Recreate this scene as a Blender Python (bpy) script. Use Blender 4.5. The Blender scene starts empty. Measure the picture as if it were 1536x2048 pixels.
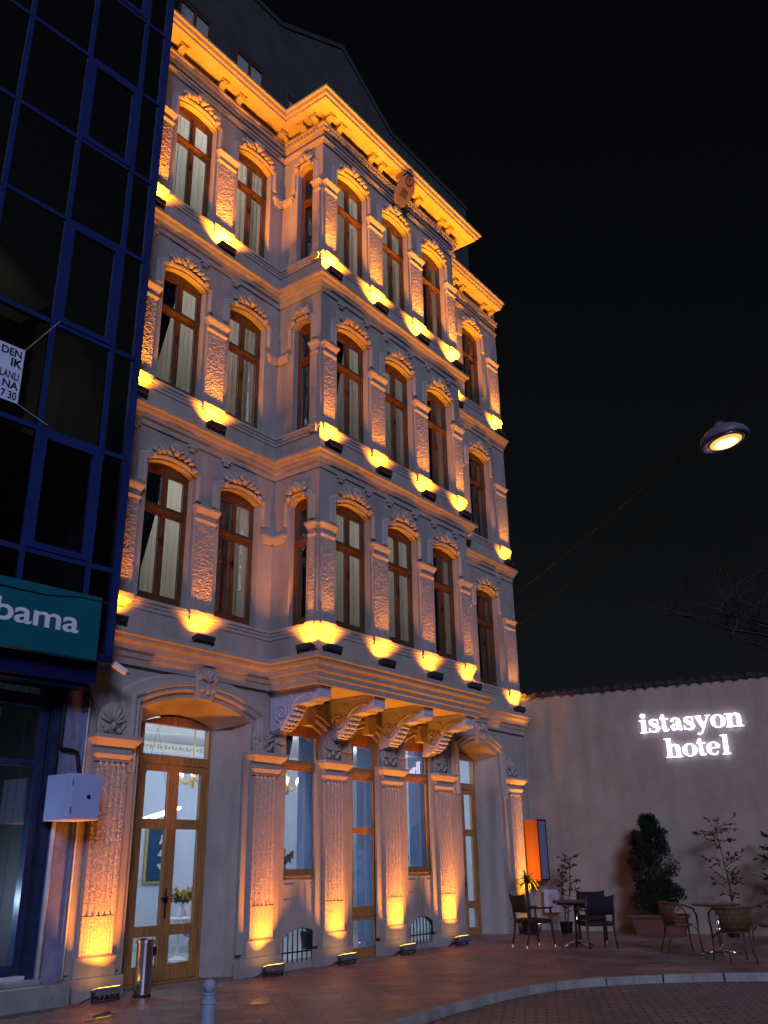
import bpy, bmesh, math, random
from mathutils import Vector, Matrix
R = math.radians
sc = bpy.context.scene
col = sc.collection
rnd = random.Random(7)

# ------------------------------------------------------------------ materials
def nodes_of(m):
    m.use_nodes = True
    nt = m.node_tree
    return nt, nt.nodes, nt.links

def mat(name, c, rough=.8, metal=0., var=0., vscale=3., bump=0., bscale=40., bdet=6., dist=.02,
        emit=None, estr=0., spec=.3, stain=0., stretch=None, bvor=False, coat=0.):
    m = bpy.data.materials.new(name)
    nt, N, L = nodes_of(m)
    b = N['Principled BSDF']
    b.inputs['Base Color'].default_value = (*c, 1)
    b.inputs['Roughness'].default_value = rough
    b.inputs['Metallic'].default_value = metal
    b.inputs['Specular IOR Level'].default_value = spec
    b.inputs['Coat Weight'].default_value = coat
    tc = N.new('ShaderNodeTexCoord')
    vec = tc.outputs['Object']
    if stretch:
        mp = N.new('ShaderNodeMapping'); mp.inputs['Scale'].default_value = stretch
        L.new(vec, mp.inputs['Vector']); vec = mp.outputs['Vector']
    if var > 0:
        n = N.new('ShaderNodeTexNoise'); n.inputs['Scale'].default_value = vscale
        n.inputs['Detail'].default_value = 8; n.inputs['Roughness'].default_value = .65
        L.new(vec, n.inputs['Vector'])
        r = N.new('ShaderNodeValToRGB')
        r.color_ramp.elements[0].position = .3; r.color_ramp.elements[1].position = .7
        r.color_ramp.elements[0].color = (*[x * (1 - var) for x in c], 1)
        r.color_ramp.elements[1].color = (*[min(1, x * (1 + var * .7)) for x in c], 1)
        L.new(n.outputs['Fac'], r.inputs['Fac'])
        out = r.outputs['Color']
        if stain > 0:
            n2 = N.new('ShaderNodeTexNoise'); n2.inputs['Scale'].default_value = 1.1
            n2.inputs['Detail'].default_value = 10
            mp2 = N.new('ShaderNodeMapping'); mp2.inputs['Scale'].default_value = (2.2, 2.2, .35)
            L.new(tc.outputs['Object'], mp2.inputs['Vector']); L.new(mp2.outputs['Vector'], n2.inputs['Vector'])
            r2 = N.new('ShaderNodeValToRGB')
            r2.color_ramp.elements[0].position = .45; r2.color_ramp.elements[1].position = .75
            r2.color_ramp.elements[0].color = (1, 1, 1, 1); r2.color_ramp.elements[1].color = (1 - stain,) * 3 + (1,)
            L.new(n2.outputs['Fac'], r2.inputs['Fac'])
            mx = N.new('ShaderNodeMixRGB'); mx.blend_type = 'MULTIPLY'; mx.inputs['Fac'].default_value = 1
            L.new(out, mx.inputs['Color1']); L.new(r2.outputs['Color'], mx.inputs['Color2'])
            out = mx.outputs['Color']
        L.new(out, b.inputs['Base Color'])
    if bump > 0:
        if bvor:
            n = N.new('ShaderNodeTexVoronoi'); n.inputs['Scale'].default_value = bscale; h = n.outputs['Distance']
        else:
            n = N.new('ShaderNodeTexNoise'); n.inputs['Scale'].default_value = bscale
            n.inputs['Detail'].default_value = bdet; h = n.outputs['Fac']
        L.new(vec, n.inputs['Vector'])
        bp = N.new('ShaderNodeBump'); bp.inputs['Strength'].default_value = bump
        bp.inputs['Distance'].default_value = dist
        L.new(h, bp.inputs['Height']); L.new(bp.outputs['Normal'], b.inputs['Normal'])
    if emit:
        b.inputs['Emission Color'].default_value = (*emit, 1)
        b.inputs['Emission Strength'].default_value = estr
    return m

def glass_mat(name, tint=(1, 1, 1), base=.05, rough=.0):
    m = bpy.data.materials.new(name)
    nt, N, L = nodes_of(m)
    N.remove(N['Principled BSDF'])
    tr = N.new('ShaderNodeBsdfTransparent'); tr.inputs['Color'].default_value = (*tint, 1)
    gl = N.new('ShaderNodeBsdfGlossy'); gl.inputs['Roughness'].default_value = rough
    fr = N.new('ShaderNodeFresnel'); fr.inputs['IOR'].default_value = 1.52
    mm = N.new('ShaderNodeMath'); mm.operation = 'MULTIPLY_ADD'; mm.inputs[1].default_value = 1.6; mm.inputs[2].default_value = base
    mm.use_clamp = True
    L.new(fr.outputs[0], mm.inputs[0])
    mx = N.new('ShaderNodeMixShader')
    L.new(mm.outputs[0], mx.inputs[0]); L.new(tr.outputs[0], mx.inputs[1]); L.new(gl.outputs[0], mx.inputs[2])
    L.new(mx.outputs[0], N['Material Output'].inputs['Surface'])
    return m

def cloth_mat(name, c, trans=.5):
    m = bpy.data.materials.new(name)
    nt, N, L = nodes_of(m)
    N.remove(N['Principled BSDF'])
    d = N.new('ShaderNodeBsdfDiffuse'); d.inputs['Color'].default_value = (*c, 1)
    t = N.new('ShaderNodeBsdfTranslucent'); t.inputs['Color'].default_value = (*c, 1)
    mx = N.new('ShaderNodeMixShader'); mx.inputs[0].default_value = trans
    L.new(d.outputs[0], mx.inputs[1]); L.new(t.outputs[0], mx.inputs[2])
    L.new(mx.outputs[0], N['Material Output'].inputs['Surface'])
    return m

def brick_mat(name, c1, c2, cm, scale, bw=.5, bh=.25, rot=0., rough=.8, mortar=.02, bump=.4, wet=0., squash=1., off=.5, vert=False, warp=0.):
    m = bpy.data.materials.new(name)
    nt, N, L = nodes_of(m)
    b = N['Principled BSDF']
    tc = N.new('ShaderNodeTexCoord')
    mp = N.new('ShaderNodeMapping'); mp.inputs['Rotation'].default_value = (R(90) if vert else 0, 0, rot)
    L.new(tc.outputs['Object'], mp.inputs['Vector'])
    vec = mp.outputs['Vector']
    if warp:
        nw = N.new('ShaderNodeTexNoise'); nw.inputs['Scale'].default_value = 3.2
        L.new(vec, nw.inputs['Vector'])
        ad = N.new('ShaderNodeMixRGB'); ad.blend_type = 'ADD'; ad.inputs['Fac'].default_value = warp
        L.new(vec, ad.inputs['Color1']); L.new(nw.outputs['Color'], ad.inputs['Color2']); vec = ad.outputs['Color']
    br = N.new('ShaderNodeTexBrick')
    br.inputs['Scale'].default_value = scale
    br.inputs['Color1'].default_value = (*c1, 1); br.inputs['Color2'].default_value = (*c2, 1); br.inputs['Mortar'].default_value = (*cm, 1)
    br.inputs['Mortar Size'].default_value = mortar; br.inputs['Mortar Smooth'].default_value = .3
    br.inputs['Brick Width'].default_value = bw; br.inputs['Row Height'].default_value = bh
    br.inputs['Bias'].default_value = 0.; br.offset = off
    L.new(vec, br.inputs['Vector'])
    n = N.new('ShaderNodeTexNoise'); n.inputs['Scale'].default_value = 1.3; n.inputs['Detail'].default_value = 9
    L.new(tc.outputs['Object'], n.inputs['Vector'])
    rp = N.new('ShaderNodeValToRGB')
    rp.color_ramp.elements[0].position = .3; rp.color_ramp.elements[1].position = .72
    rp.color_ramp.elements[0].color = (.42, .42, .44, 1); rp.color_ramp.elements[1].color = (1.35, 1.3, 1.28, 1)
    L.new(n.outputs['Fac'], rp.inputs['Fac'])
    mx = N.new('ShaderNodeMixRGB'); mx.blend_type = 'MULTIPLY'; mx.inputs['Fac'].default_value = 1
    L.new(br.outputs['Color'], mx.inputs['Color1']); L.new(rp.outputs['Color'], mx.inputs['Color2'])
    L.new(mx.outputs['Color'], b.inputs['Base Color'])
    rr = N.new('ShaderNodeMapRange')
    rr.inputs['From Min'].default_value = .35; rr.inputs['From Max'].default_value = .65
    rr.inputs['To Min'].default_value = rough - wet; rr.inputs['To Max'].default_value = rough
    L.new(n.outputs['Fac'], rr.inputs['Value']); L.new(rr.outputs[0], b.inputs['Roughness'])
    n3 = N.new('ShaderNodeTexNoise'); n3.inputs['Scale'].default_value = 45; n3.inputs['Detail'].default_value = 5
    L.new(tc.outputs['Object'], n3.inputs['Vector'])
    ma = N.new('ShaderNodeMath'); ma.operation = 'MULTIPLY_ADD'; ma.inputs[1].default_value = -1.; 
    L.new(br.outputs['Fac'], ma.inputs[0]); 
    m3 = N.new('ShaderNodeMath'); m3.operation = 'MULTIPLY'; m3.inputs[1].default_value = .5
    L.new(n3.outputs['Fac'], m3.inputs[0]); L.new(m3.outputs[0], ma.inputs[2])
    bp = N.new('ShaderNodeBump'); bp.inputs['Strength'].default_value = bump; bp.inputs['Distance'].default_value = .02
    L.new(ma.outputs[0], bp.inputs['Height']); L.new(bp.outputs['Normal'], b.inputs['Normal'])
    return m

def wood_mat(name, c, rough=.45):
    m = bpy.data.materials.new(name)
    nt, N, L = nodes_of(m)
    b = N['Principled BSDF']; b.inputs['Roughness'].default_value = rough
    tc = N.new('ShaderNodeTexCoord'); mp = N.new('ShaderNodeMapping'); mp.inputs['Scale'].default_value = (14, 14, 1.2)
    L.new(tc.outputs['Object'], mp.inputs['Vector'])
    n = N.new('ShaderNodeTexNoise'); n.inputs['Scale'].default_value = 2.5; n.inputs['Detail'].default_value = 8; n.inputs['Distortion'].default_value = .6
    L.new(mp.outputs['Vector'], n.inputs['Vector'])
    r = N.new('ShaderNodeValToRGB')
    r.color_ramp.elements[0].position = .3; r.color_ramp.elements[1].position = .75
    r.color_ramp.elements[0].color = (*[x * .55 for x in c], 1); r.color_ramp.elements[1].color = (*[x * 1.25 for x in c], 1)
    L.new(n.outputs['Fac'], r.inputs['Fac']); L.new(r.outputs['Color'], b.inputs['Base Color'])
    bp = N.new('ShaderNodeBump'); bp.inputs['Strength'].default_value = .15; bp.inputs['Distance'].default_value = .01
    L.new(n.outputs['Fac'], bp.inputs['Height']); L.new(bp.outputs['Normal'], b.inputs['Normal'])
    return m

M = dict(
    stucco=mat('stucco', (.37, .335, .315), .9, var=.13, vscale=2.2, bump=.3, bscale=60, stain=.34, dist=.01),
    trim=mat('trim_plaster', (.40, .36, .335), .88, var=.12, vscale=6, bump=.18, bscale=50, dist=.01, stain=.12),
    rough=mat('hammered_plaster', (.38, .335, .31), .92, var=.15, vscale=5, bump=.3, bscale=60, bdet=4, dist=.01),
    pebble=mat('pebble_plaster', (.40, .345, .32), .9, var=.2, vscale=30, bump=.3, bscale=85, dist=.01, bvor=True),
    pale_bluelit=mat('pale_bluelit_console', (.46, .48, .62), .8, var=.1, vscale=6, bump=.2, bscale=50),  # cool blue light on the consoles is mixed into this pale colour
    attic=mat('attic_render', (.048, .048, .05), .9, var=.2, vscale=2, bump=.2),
    wood=wood_mat('brown_wood', (.12, .052, .018)),
    pine=wood_mat('pine_wood', (.42, .20, .07)),
    dwood=wood_mat('dark_wood', (.035, .015, .009), .4),
    glass=glass_mat('window_glass', (.92, .96, 1), .09),
    lglass=glass_mat('lobby_glass', (.88, .94, 1), .24),
    dglass=glass_mat('tinted_glass', (.16, .18, .2), .02),
    iron=mat('black_iron', (.012, .012, .016), .5, metal=.4),
    lamp=mat('lamp_housing', (.035, .03, .04), .5, spec=.4),
    lampg=mat('grey_lamp_housing', (.16, .155, .18), .5, spec=.4),
    lens=mat('lamp_lens', (.8, .5, .1), .4, emit=(1, .44, .03), estr=3),
    lensg=mat('lamp_lens_bright', (.8, .5, .1), .4, emit=(1, .46, .035), estr=10),
    blue=mat('blue_metal', (.013, .028, .125), .75, spec=.12, var=.15, vscale=2),
    navy=mat('navy_shutter', (.008, .009, .07), .45, var=.2, vscale=3),
    teal=mat('teal_board', (.004, .115, .15), .5, var=.1, vscale=1.2),
    white=mat('white_letter', (.78, .78, .82), .5),
    black=mat('black_ink', (.01, .01, .014), .6),
    paper=mat('bluelit_banner', (.62, .70, .88), .7, var=.08, vscale=4, bump=.2, bscale=4, dist=.05),  # white cloth, tinted for the blue light that falls on it
    sheer=cloth_mat('sheer_curtain', (.85, .85, .83), .55),
    drape=cloth_mat('blue_drape', (.05, .07, .14), .1),
    green=cloth_mat('green_drape', (.035, .05, .045), .05),
    room=mat('room_paint', (.38, .37, .36), .9),
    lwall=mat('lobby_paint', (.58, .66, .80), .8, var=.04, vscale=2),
    lreveal=mat('bluelit_reveal', (.25, .40, .72), .7, var=.05),  # bluish room light on white reveals, put into the colour
    lceil=mat('lobby_ceiling', (.8, .8, .79), .8),
    lfloor=mat('lobby_floor', (.42, .40, .40), .3, var=.3, vscale=9),
    gold=mat('gold_leaf', (.75, .5, .15), .35, metal=.8),
    bulb=mat('lit_bulb', (1, 1, 1), .5, emit=(1, .93, .82), estr=14),
    neon=mat('lit_ring', (1, 1, 1), .5, emit=(.85, .92, 1), estr=9),
    led=mat('led_letter', (1, 1, 1), .5, emit=(.86, .86, 1.), estr=1.9),
    ledback=mat('led_back', (1, 1, 1), .5, emit=(.38, .30, 1.), estr=1.6),
    art=mat('picture_canvas', (.01, .06, .14), .5, var=.4, vscale=9),
    pale=mat('pale_paint', (.7, .66, .6), .6, var=.2, vscale=20),
    plaster=mat('lane_wall_plaster', (.39, .325, .262), .92, var=.13, vscale=1.6, bump=.4, bscale=16, stain=.2, dist=.02),
    pier=mat('pier_plaster', (.21, .22, .36), .9, var=.3, vscale=4, bump=.3, bscale=25, stain=.4),
    box=mat('painted_cabinet', (.42, .48, .78), .5, var=.06, vscale=6, spec=.4),
    pvc=mat('white_pipe', (.6, .6, .66), .5, var=.25, vscale=9),
    concrete=mat('kerb_stone', (.30, .30, .30), .85, var=.3, vscale=4, bump=.4, bscale=30, stain=.3),
    tile=mat('roof_tile', (.045, .04, .05), .85, var=.3, vscale=8),
    terra=mat('terracotta', (.16, .06, .045), .8, var=.15, vscale=6),
    potm=mat('black_pot', (.012, .012, .014), .4),
    soil=mat('potting_soil', (.03, .022, .016), .95, bump=.6, bscale=30),
    leaf=mat('leaf_green', (.035, .065, .02), .55, var=.4, vscale=8),
    conifer=mat('conifer_green', (.012, .022, .012), .7, var=.5, vscale=7),
    dry=mat('brownish_leaf', (.07, .055, .025), .6, var=.4, vscale=8),
    bark=mat('bark', (.06, .045, .035), .9, var=.3, vscale=12, bump=.4),
    dbark=mat('grey_bark', (.05, .045, .05), .9, var=.3, vscale=12),
    pink=mat('pink_petal', (.62, .32, .30), .6, var=.2, vscale=30),
    yellow=mat('yellow_petal', (.55, .38, .03), .6, var=.25, vscale=30),
    chrome=mat('chrome', (.75, .75, .78), .16, metal=1.),
    steel=mat('polished_steel', (.55, .55, .58), .22, metal=1.),
    rattan=mat('rattan', (.12, .062, .028), .5, var=.3, vscale=20, bump=.5, bscale=60),
    fabric=mat('dark_upholstery', (.018, .014, .02), .8, bump=.3, bscale=120),
    cream=mat('cream_fabric', (.5, .48, .45), .8, var=.25, vscale=30),
    tabletop=wood_mat('table_wood', (.11, .045, .03), .35),
    bollard=mat('bollard_paint', (.30, .36, .50), .45, var=.18, vscale=9),
    cam=mat('camera_white', (.75, .72, .74), .4),
    rubber=mat('black_rubber', (.012, .012, .014), .6),
    shade=mat('lamp_shade', (.15, .14, .19), .45, spec=.5),
    sodium=mat('lit_glass', (1, .9, .6), .4, emit=(1, .64, .20), estr=8),
    sgnw=mat('pale_panel', (.20, .20, .30), .5),
    sgno=mat('orange_panel', (.27, .10, .016), .5),
    puddle=mat('puddle_water', (.012, .01, .009), .06, spec=.5),
    emblem=mat('pink_plaster', (.09, .075, .15), .85, var=.15, vscale=8),
    emblemd=mat('dark_relief', (.05, .025, .035), .8),
    stone=brick_mat('reflected_rubble', (.30, .38, .42), (.20, .27, .32), (.03, .04, .05), 1, .42, .19, mortar=.022, bump=.9, vert=True, warp=.12),
    paver=brick_mat('red_paver', (.27, .175, .165), (.17, .115, .112), (.06, .045, .046), 1, .42, .21, rot=R(42), rough=.62, mortar=.009, bump=.5, wet=.28),
    road=brick_mat('road_sett', (.20, .155, .155), (.14, .11, .118), (.035, .028, .03), 1, .24, .12, rot=R(62), rough=.66, mortar=.014, bump=.9, wet=.25),
)

# ------------------------------------------------------------------ mesh helpers
class MB:
    def __init__(s): s.v = []; s.f = []
    def add(s, vs, fs):
        n = len(s.v); s.v += [tuple(p) for p in vs]; s.f += [tuple(n + i for i in f) for f in fs]; return s
    def hexa(s, a, b):           # two quads (4 pts each), bottom and top
        return s.add(list(a) + list(b), [(3, 2, 1, 0), (4, 5, 6, 7), (0, 1, 5, 4), (1, 2, 6, 5), (2, 3, 7, 6), (3, 0, 4, 7)])
    def box(s, x0, x1, y0, y1, z0, z1):
        return s.hexa([(x0, y0, z0), (x1, y0, z0), (x1, y1, z0), (x0, y1, z0)], [(x0, y0, z1), (x1, y0, z1), (x1, y1, z1), (x0, y1, z1)])
    def fbox(s, fr, s0, s1, z0, z1, o0, o1):
        return s.hexa([fr(s0, z0, o0), fr(s1, z0, o0), fr(s1, z0, o1), fr(s0, z0, o1)], [fr(s0, z1, o0), fr(s1, z1, o0), fr(s1, z1, o1), fr(s0, z1, o1)])
    def flare(s, fr, s0, s1, z0, z1, ob, ot, e):
        return s.hexa([fr(s0, z0, 0), fr(s1, z0, 0), fr(s1, z0, ob), fr(s0, z0, ob)], [fr(s0 - e, z1, 0), fr(s1 + e, z1, 0), fr(s1 + e, z1, ot), fr(s0 - e, z1, ot)])
    def fprism(s, fr, poly, o0, o1):
        n = len(poly)
        vs = [fr(a, b, o0) for a, b in poly] + [fr(a, b, o1) for a, b in poly]
        fs = [tuple(range(n))[::-1], tuple(range(n, 2 * n))] + [(i, (i + 1) % n, n + (i + 1) % n, n + i) for i in range(n)]
        return s.add(vs, fs)
    def tube(s, pts, r, n=8, caps=True):
        pts = [Vector(p) for p in pts]
        rs = r if isinstance(r, (list, tuple)) else [r] * len(pts)
        ref = None; base = len(s.v)
        for i, p in enumerate(pts):
            d = (pts[min(i + 1, len(pts) - 1)] - pts[max(i - 1, 0)]).normalized()
            if ref is None:
                ref = Vector((0, 0, 1)) if abs(d.z) < .9 else Vector((1, 0, 0))
            a = d.cross(ref)
            if a.length < 1e-5: a = d.cross(Vector((.3, 1, .2)))
            a.normalize(); b = a.cross(d).normalized(); ref = b
            for k in range(n):
                t = 2 * math.pi * k / n
                s.v.append(tuple(p + rs[i] * (math.cos(t) * a + math.sin(t) * b)))
        for i in range(len(pts) - 1):
            for k in range(n):
                q = base + i * n
                s.f.append((q + k, q + (k + 1) % n, q + n + (k + 1) % n, q + n + k))
        if caps:
            s.f.append(tuple(base + k for k in range(n))[::-1]); q = base + (len(pts) - 1) * n
            s.f.append(tuple(q + k for k in range(n)))
        return s
    def lathe(s, prof, c=(0, 0, 0), n=16, axis=None):
        mtx = axis or Matrix.Identity(3); base = len(s.v); c = Vector(c)
        for r, z in prof:
            for k in range(n):
                t = 2 * math.pi * k / n
                s.v.append(tuple(c + mtx @ Vector((r * math.cos(t), r * math.sin(t), z))))
        for i in range(len(prof) - 1):
            for k in range(n):
                q = base + i * n
                s.f.append((q + k, q + (k + 1) % n, q + n + (k + 1) % n, q + n + k))
        s.f.append(tuple(base + k for k in range(n))[::-1]); q = base + (len(prof) - 1) * n
        s.f.append(tuple(q + k for k in range(n)))
        return s
    def ell(s, fr, cs, cz, co, a, b, c, ang=0, n=7, m=4):   # ellipsoid in frame coordinates
        ca, sa = math.cos(ang), math.sin(ang); base = len(s.v)
        for i in range(m + 1):
            ph = math.pi * i / m - math.pi / 2
            for k in range(n):
                t = 2 * math.pi * k / n
                u = a * math.cos(t) * math.cos(ph); w = b * math.sin(ph); o = c * math.sin(t) * math.cos(ph)
                s.v.append(tuple(fr(cs + u * ca - w * sa, cz + u * sa + w * ca, co + o)))
        for i in range(m):
            for k in range(n):
                q = base + i * n
                s.f.append((q + k, q + (k + 1) % n, q + n + (k + 1) % n, q + n + k))
        return s
    def asweep(s, fr, path, prof):          # moulding along a path in the wall plane; prof = (d outward-left, o)
        n = len(path); base = len(s.v); k = len(prof)
        for i in range(n):
            p = Vector(path[i]); a = Vector(path[max(i - 1, 0)]); b = Vector(path[min(i + 1, n - 1)])
            d1 = (p - a).normalized() if i > 0 else (b - p).normalized()
            d2 = (b - p).normalized() if i < n - 1 else d1
            n1 = Vector((-d1.y, d1.x)); n2 = Vector((-d2.y, d2.x)); mi = (n1 + n2)
            mi = mi / max(.35, mi.length_squared / 2) if mi.length > 1e-6 else n1
            for dd, oo in prof:
                q = p + mi * dd; s.v.append(tuple(fr(q.x, q.y, oo)))
        for i in range(n - 1):
            for j in range(k):
                q = base + i * k
                s.f.append((q + j, q + (j + 1) % k, q + k + (j + 1) % k, q + k + j))
        s.f.append(tuple(base + j for j in range(k))); q = base + (n - 1) * k
        s.f.append(tuple(q + j for j in range(k))[::-1])
        return s
    def psweep(s, path, prof):              # moulding along a plan path; prof = (out, z); outward is the right-hand side
        n = len(path); base = len(s.v); k = len(prof)
        for i in range(n):
            p = Vector(path[i]); a = Vector(path[max(i - 1, 0)]); b = Vector(path[min(i + 1, n - 1)])
            d1 = (p - a).normalized() if i > 0 else (b - p).normalized()
            d2 = (b - p).normalized() if i < n - 1 else d1
            n1 = Vector((d1.y, -d1.x)); n2 = Vector((d2.y, -d2.x)); mi = n1 + n2; mi = mi / (mi.length_squared / 2)
            for oo, zz in prof:
                q = p + mi * oo; s.v.append((q.x, q.y, zz))
        for i in range(n - 1):
            for j in range(k):
                q = base + i * k
                s.f.append((q + j, q + k + j, q + k + (j + 1) % k, q + (j + 1) % k))
        s.f.append(tuple(base + j for j in range(k))); q = base + (n - 1) * k
        s.f.append(tuple(q + j for j in range(k))[::-1])
        return s
    def rough(s, fr, s0, s1, z0, z1, base_o, amp, cs, cz, rg, shape=None, run=1):
        """hand-worked plaster: a face whose every few centimetres stand proud or sunk by a little"""
        ni = max(2, round((s1 - s0) / cs)); nj = max(2, round((z1 - z0) / cz)); b = len(s.v)
        for j in range(nj + 1):
            hold = 0.
            for i in range(ni + 1):
                if i % run == 0: hold = rg.random()
                x = s0 + (s1 - s0) * i / ni; z = z0 + (z1 - z0) * j / nj
                e = 0 if i in (0, ni) or j in (0, nj) else 1
                o = base_o + e * amp * (hold * .7 + rg.random() * .6 - .65) + (shape(x) if shape else 0)
                jx = e * (rg.random() - .5) * cs * .5; jz = e * (rg.random() - .5) * cz * .5
                s.v.append(tuple(fr(x + jx, z + jz, o)))
        for j in range(nj):
            for i in range(ni):
                q = b + j * (ni + 1) + i; s.f.append((q, q + 1, q + ni + 2, q + ni + 1))
        return s
    def build(s, name, m, parent=None, smooth=False, fix=True, bevel=0.):
        me = bpy.data.meshes.new(name)
        me.from_pydata(s.v, [], s.f)
        if fix:
            bm = bmesh.new(); bm.from_mesh(me); bmesh.ops.recalc_face_normals(bm, faces=bm.faces); bm.to_mesh(me); bm.free()
        me.materials.append(m if not isinstance(m, str) else M[m])
        if smooth:
            for p in me.polygons: p.use_smooth = True
        o = bpy.data.objects.new(name, me); col.objects.link(o)
        if parent: o.parent = parent
        if bevel:
            b = o.modifiers.new('bevel', 'BEVEL'); b.width = bevel; b.segments = 2; b.limit_method = 'ANGLE'
        return o

def T(o, label=None, cat=None, group=None, kind=None):
    if label: o['label'] = label
    if cat: o['category'] = cat
    if group: o['group'] = group
    if kind: o['kind'] = kind
    return o
def thing(name, label, cat, loc=(0, 0, 0), rz=0., group=None):
    o = bpy.data.objects.new(name, None); col.objects.link(o); o.empty_display_size = .2
    o.location = loc; o.rotation_euler = (0, 0, rz)
    return T(o, label, cat, group)
def dup(root, loc, rz, label):
    def cp(o, par):
        c = o.copy(); col.objects.link(c)
        if par: c.parent = par
        for ch in [x for x in col.objects if x.parent == o]: cp(ch, c)
        return c
    r = cp(root, None); r.location = loc; r.rotation_euler = (0, 0, rz); r['label'] = label
    return r
def text_mesh(body, size, extrude, mtx, name, m, parent, align='LEFT', weight=0., sx=1.):
    cu = bpy.data.curves.new(name, 'FONT'); cu.body = body; cu.size = size; cu.extrude = extrude; cu.align_x = align; cu.offset = weight
    o = bpy.data.objects.new(name, cu); col.objects.link(o)
    bpy.context.view_layer.update()
    me = bpy.data.meshes.new_from_object(o.evaluated_get(bpy.context.evaluated_depsgraph_get()))
    bpy.data.objects.remove(o); bpy.data.curves.remove(cu)
    me.transform(mtx @ Matrix.Diagonal((sx, 1, 1, 1))); me.materials.clear(); me.materials.append(M[m])
    ob = bpy.data.objects.new(name, me); col.objects.link(ob); ob.parent = parent
    return ob
def arc(c, hw, zs, rise, n=10):            # segmental arch points left -> right
    r = (hw * hw + rise * rise) / (2 * rise); a = math.asin(min(1, hw / r)); zc = zs + rise - r
    return [(c + r * math.sin(-a + 2 * a * i / n), zc + r * math.cos(-a + 2 * a * i / n)) for i in range(n + 1)]

# ------------------------------------------------------------------ camera
C0 = Vector((-7.33, -10.43976, 1.5))
fw = Vector((.74702037, .55635469, .36390937)); r2 = Vector((.60207222, -.7982919, -.015462)); u2 = Vector((-.28190355, -.23065015, .93130602))
cd = bpy.data.cameras.new('camera'); cam = bpy.data.objects.new('camera', cd); col.objects.link(cam)
cam.matrix_world = Matrix(((r2.x, u2.x, -fw.x, C0.x), (r2.y, u2.y, -fw.y, C0.y), (r2.z, u2.z, -fw.z, C0.z), (0, 0, 0, 1)))
cd.sensor_fit = 'VERTICAL'; cd.sensor_height = 24; cd.lens = 24 * 1799.5 / 2048; cd.clip_end = 2000; cd.clip_start = .05
sc.camera = cam
def at(u, v, depth):                        # a point of the place at a distance along the optical axis
    return C0 + depth * (fw + (u - 768) / 1799.5 * r2 - (v - 1024) / 1799.5 * u2)

# ------------------------------------------------------------------ world and light
SUN_DIR = Vector((.66, .74, -.42)).normalized()      # the way the light travels
w = bpy.data.worlds.new('World'); sc.world = w; w.use_nodes = True
nt = w.node_tree; bg = nt.nodes['Background']
sk = nt.nodes.new('ShaderNodeTexSky'); sk.sky_type = 'NISHITA'; sk.sun_disc = False
sk.sun_elevation = math.asin(-SUN_DIR.z); sk.sun_rotation = math.atan2(-SUN_DIR.x, -SUN_DIR.y)
hs = nt.nodes.new('ShaderNodeHueSaturation'); hs.inputs['Saturation'].default_value = .45
nt.links.new(sk.outputs[0], hs.inputs['Color']); nt.links.new(hs.outputs[0], bg.inputs['Color'])
bg.inputs['Strength'].default_value = .0011
sl = bpy.data.lights.new('sun', 'SUN'); sl.energy = 1.5; sl.angle = R(14); sl.color = (.54, .60, .95)
so = bpy.data.objects.new('sun', sl); col.objects.link(so); so.rotation_euler = SUN_DIR.to_track_quat('-Z', 'Y').to_euler()
sc.view_settings.view_transform = 'Standard'; sc.view_settings.look = 'None'
sc.view_settings.exposure = 0.; sc.view_settings.gamma = 1.

def zg(x, y): 
    t = max(0., min(1., (x - 4) / 8)); return .10 * t * max(0., min(1., 1 + y / 9))

# ------------------------------------------------------------------ the hotel
D = 1.07; XB0, XB1 = 3.40, 8.15; XL, XR = -.15, 12.05; DZ = .10
fm = lambda s, z, o: (s, -o, z)                     # main wall
fr_ = lambda s, z, o: (s, -o, z + DZ)               # right section: its floor stands a little higher
fb = lambda s, z, o: (s, -D - o, z)                 # bay front
fs = lambda s, z, o: (XB0 - o, -s, z)               # bay left flank, s = distance out from the inner corner
ZS = {1: 5.16, 2: 8.745, 3: 12.41}; ZK = {1: 4.60, 2: 8.21, 3: 11.83}
FLN = {1: 'first', 2: 'second', 3: 'top'}
hotel = thing('hotel_building', 'four storey cream stucco hotel with projecting bay, carved window hoods and orange uplighting', 'building')

def wall(mb, rv, fr, s0, s1, z0, z1, strips, depth=.24):
    """front sheet of a wall with stacked arched openings; strips = [(c, hw, [(zb, zs, rise), ...])]"""
    cur = s0
    for c, hw, ops in sorted(strips):
        a, b = c - hw, c + hw
        mb.add([fr(cur, z0, 0), fr(a, z0, 0), fr(a, z1, 0), fr(cur, z1, 0)], [(0, 1, 2, 3)])
        zc = z0
        for j, (zb, zs, rise) in enumerate(ops):
            if zb > zc + 1e-4: mb.add([fr(a, zc, 0), fr(b, zc, 0), fr(b, zb, 0), fr(a, zb, 0)], [(0, 1, 2, 3)])
            top = zs + rise + .12 if j < len(ops) - 1 else z1
            ap = arc(c, hw, zs, rise)
            for i in range(len(ap) - 1):
                mb.add([fr(*ap[i], 0), fr(*ap[i + 1], 0), fr(ap[i + 1][0], top, 0), fr(ap[i][0], top, 0)], [(0, 1, 2, 3)])
            loop = [(a, zb)] + ap + [(b, zb)]
            for i in range(len(loop)):
                p, q = loop[i], loop[(i + 1) % len(loop)]
                rv.add([fr(*p, 0), fr(*q, 0), fr(*q, -depth), fr(*p, -depth)], [(0, 1, 2, 3)])
            zc = top
        cur = b
    mb.add([fr(cur, z0, 0), fr(s1, z0, 0), fr(s1, z1, 0), fr(cur, z1, 0)], [(0, 1, 2, 3)])

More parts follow.
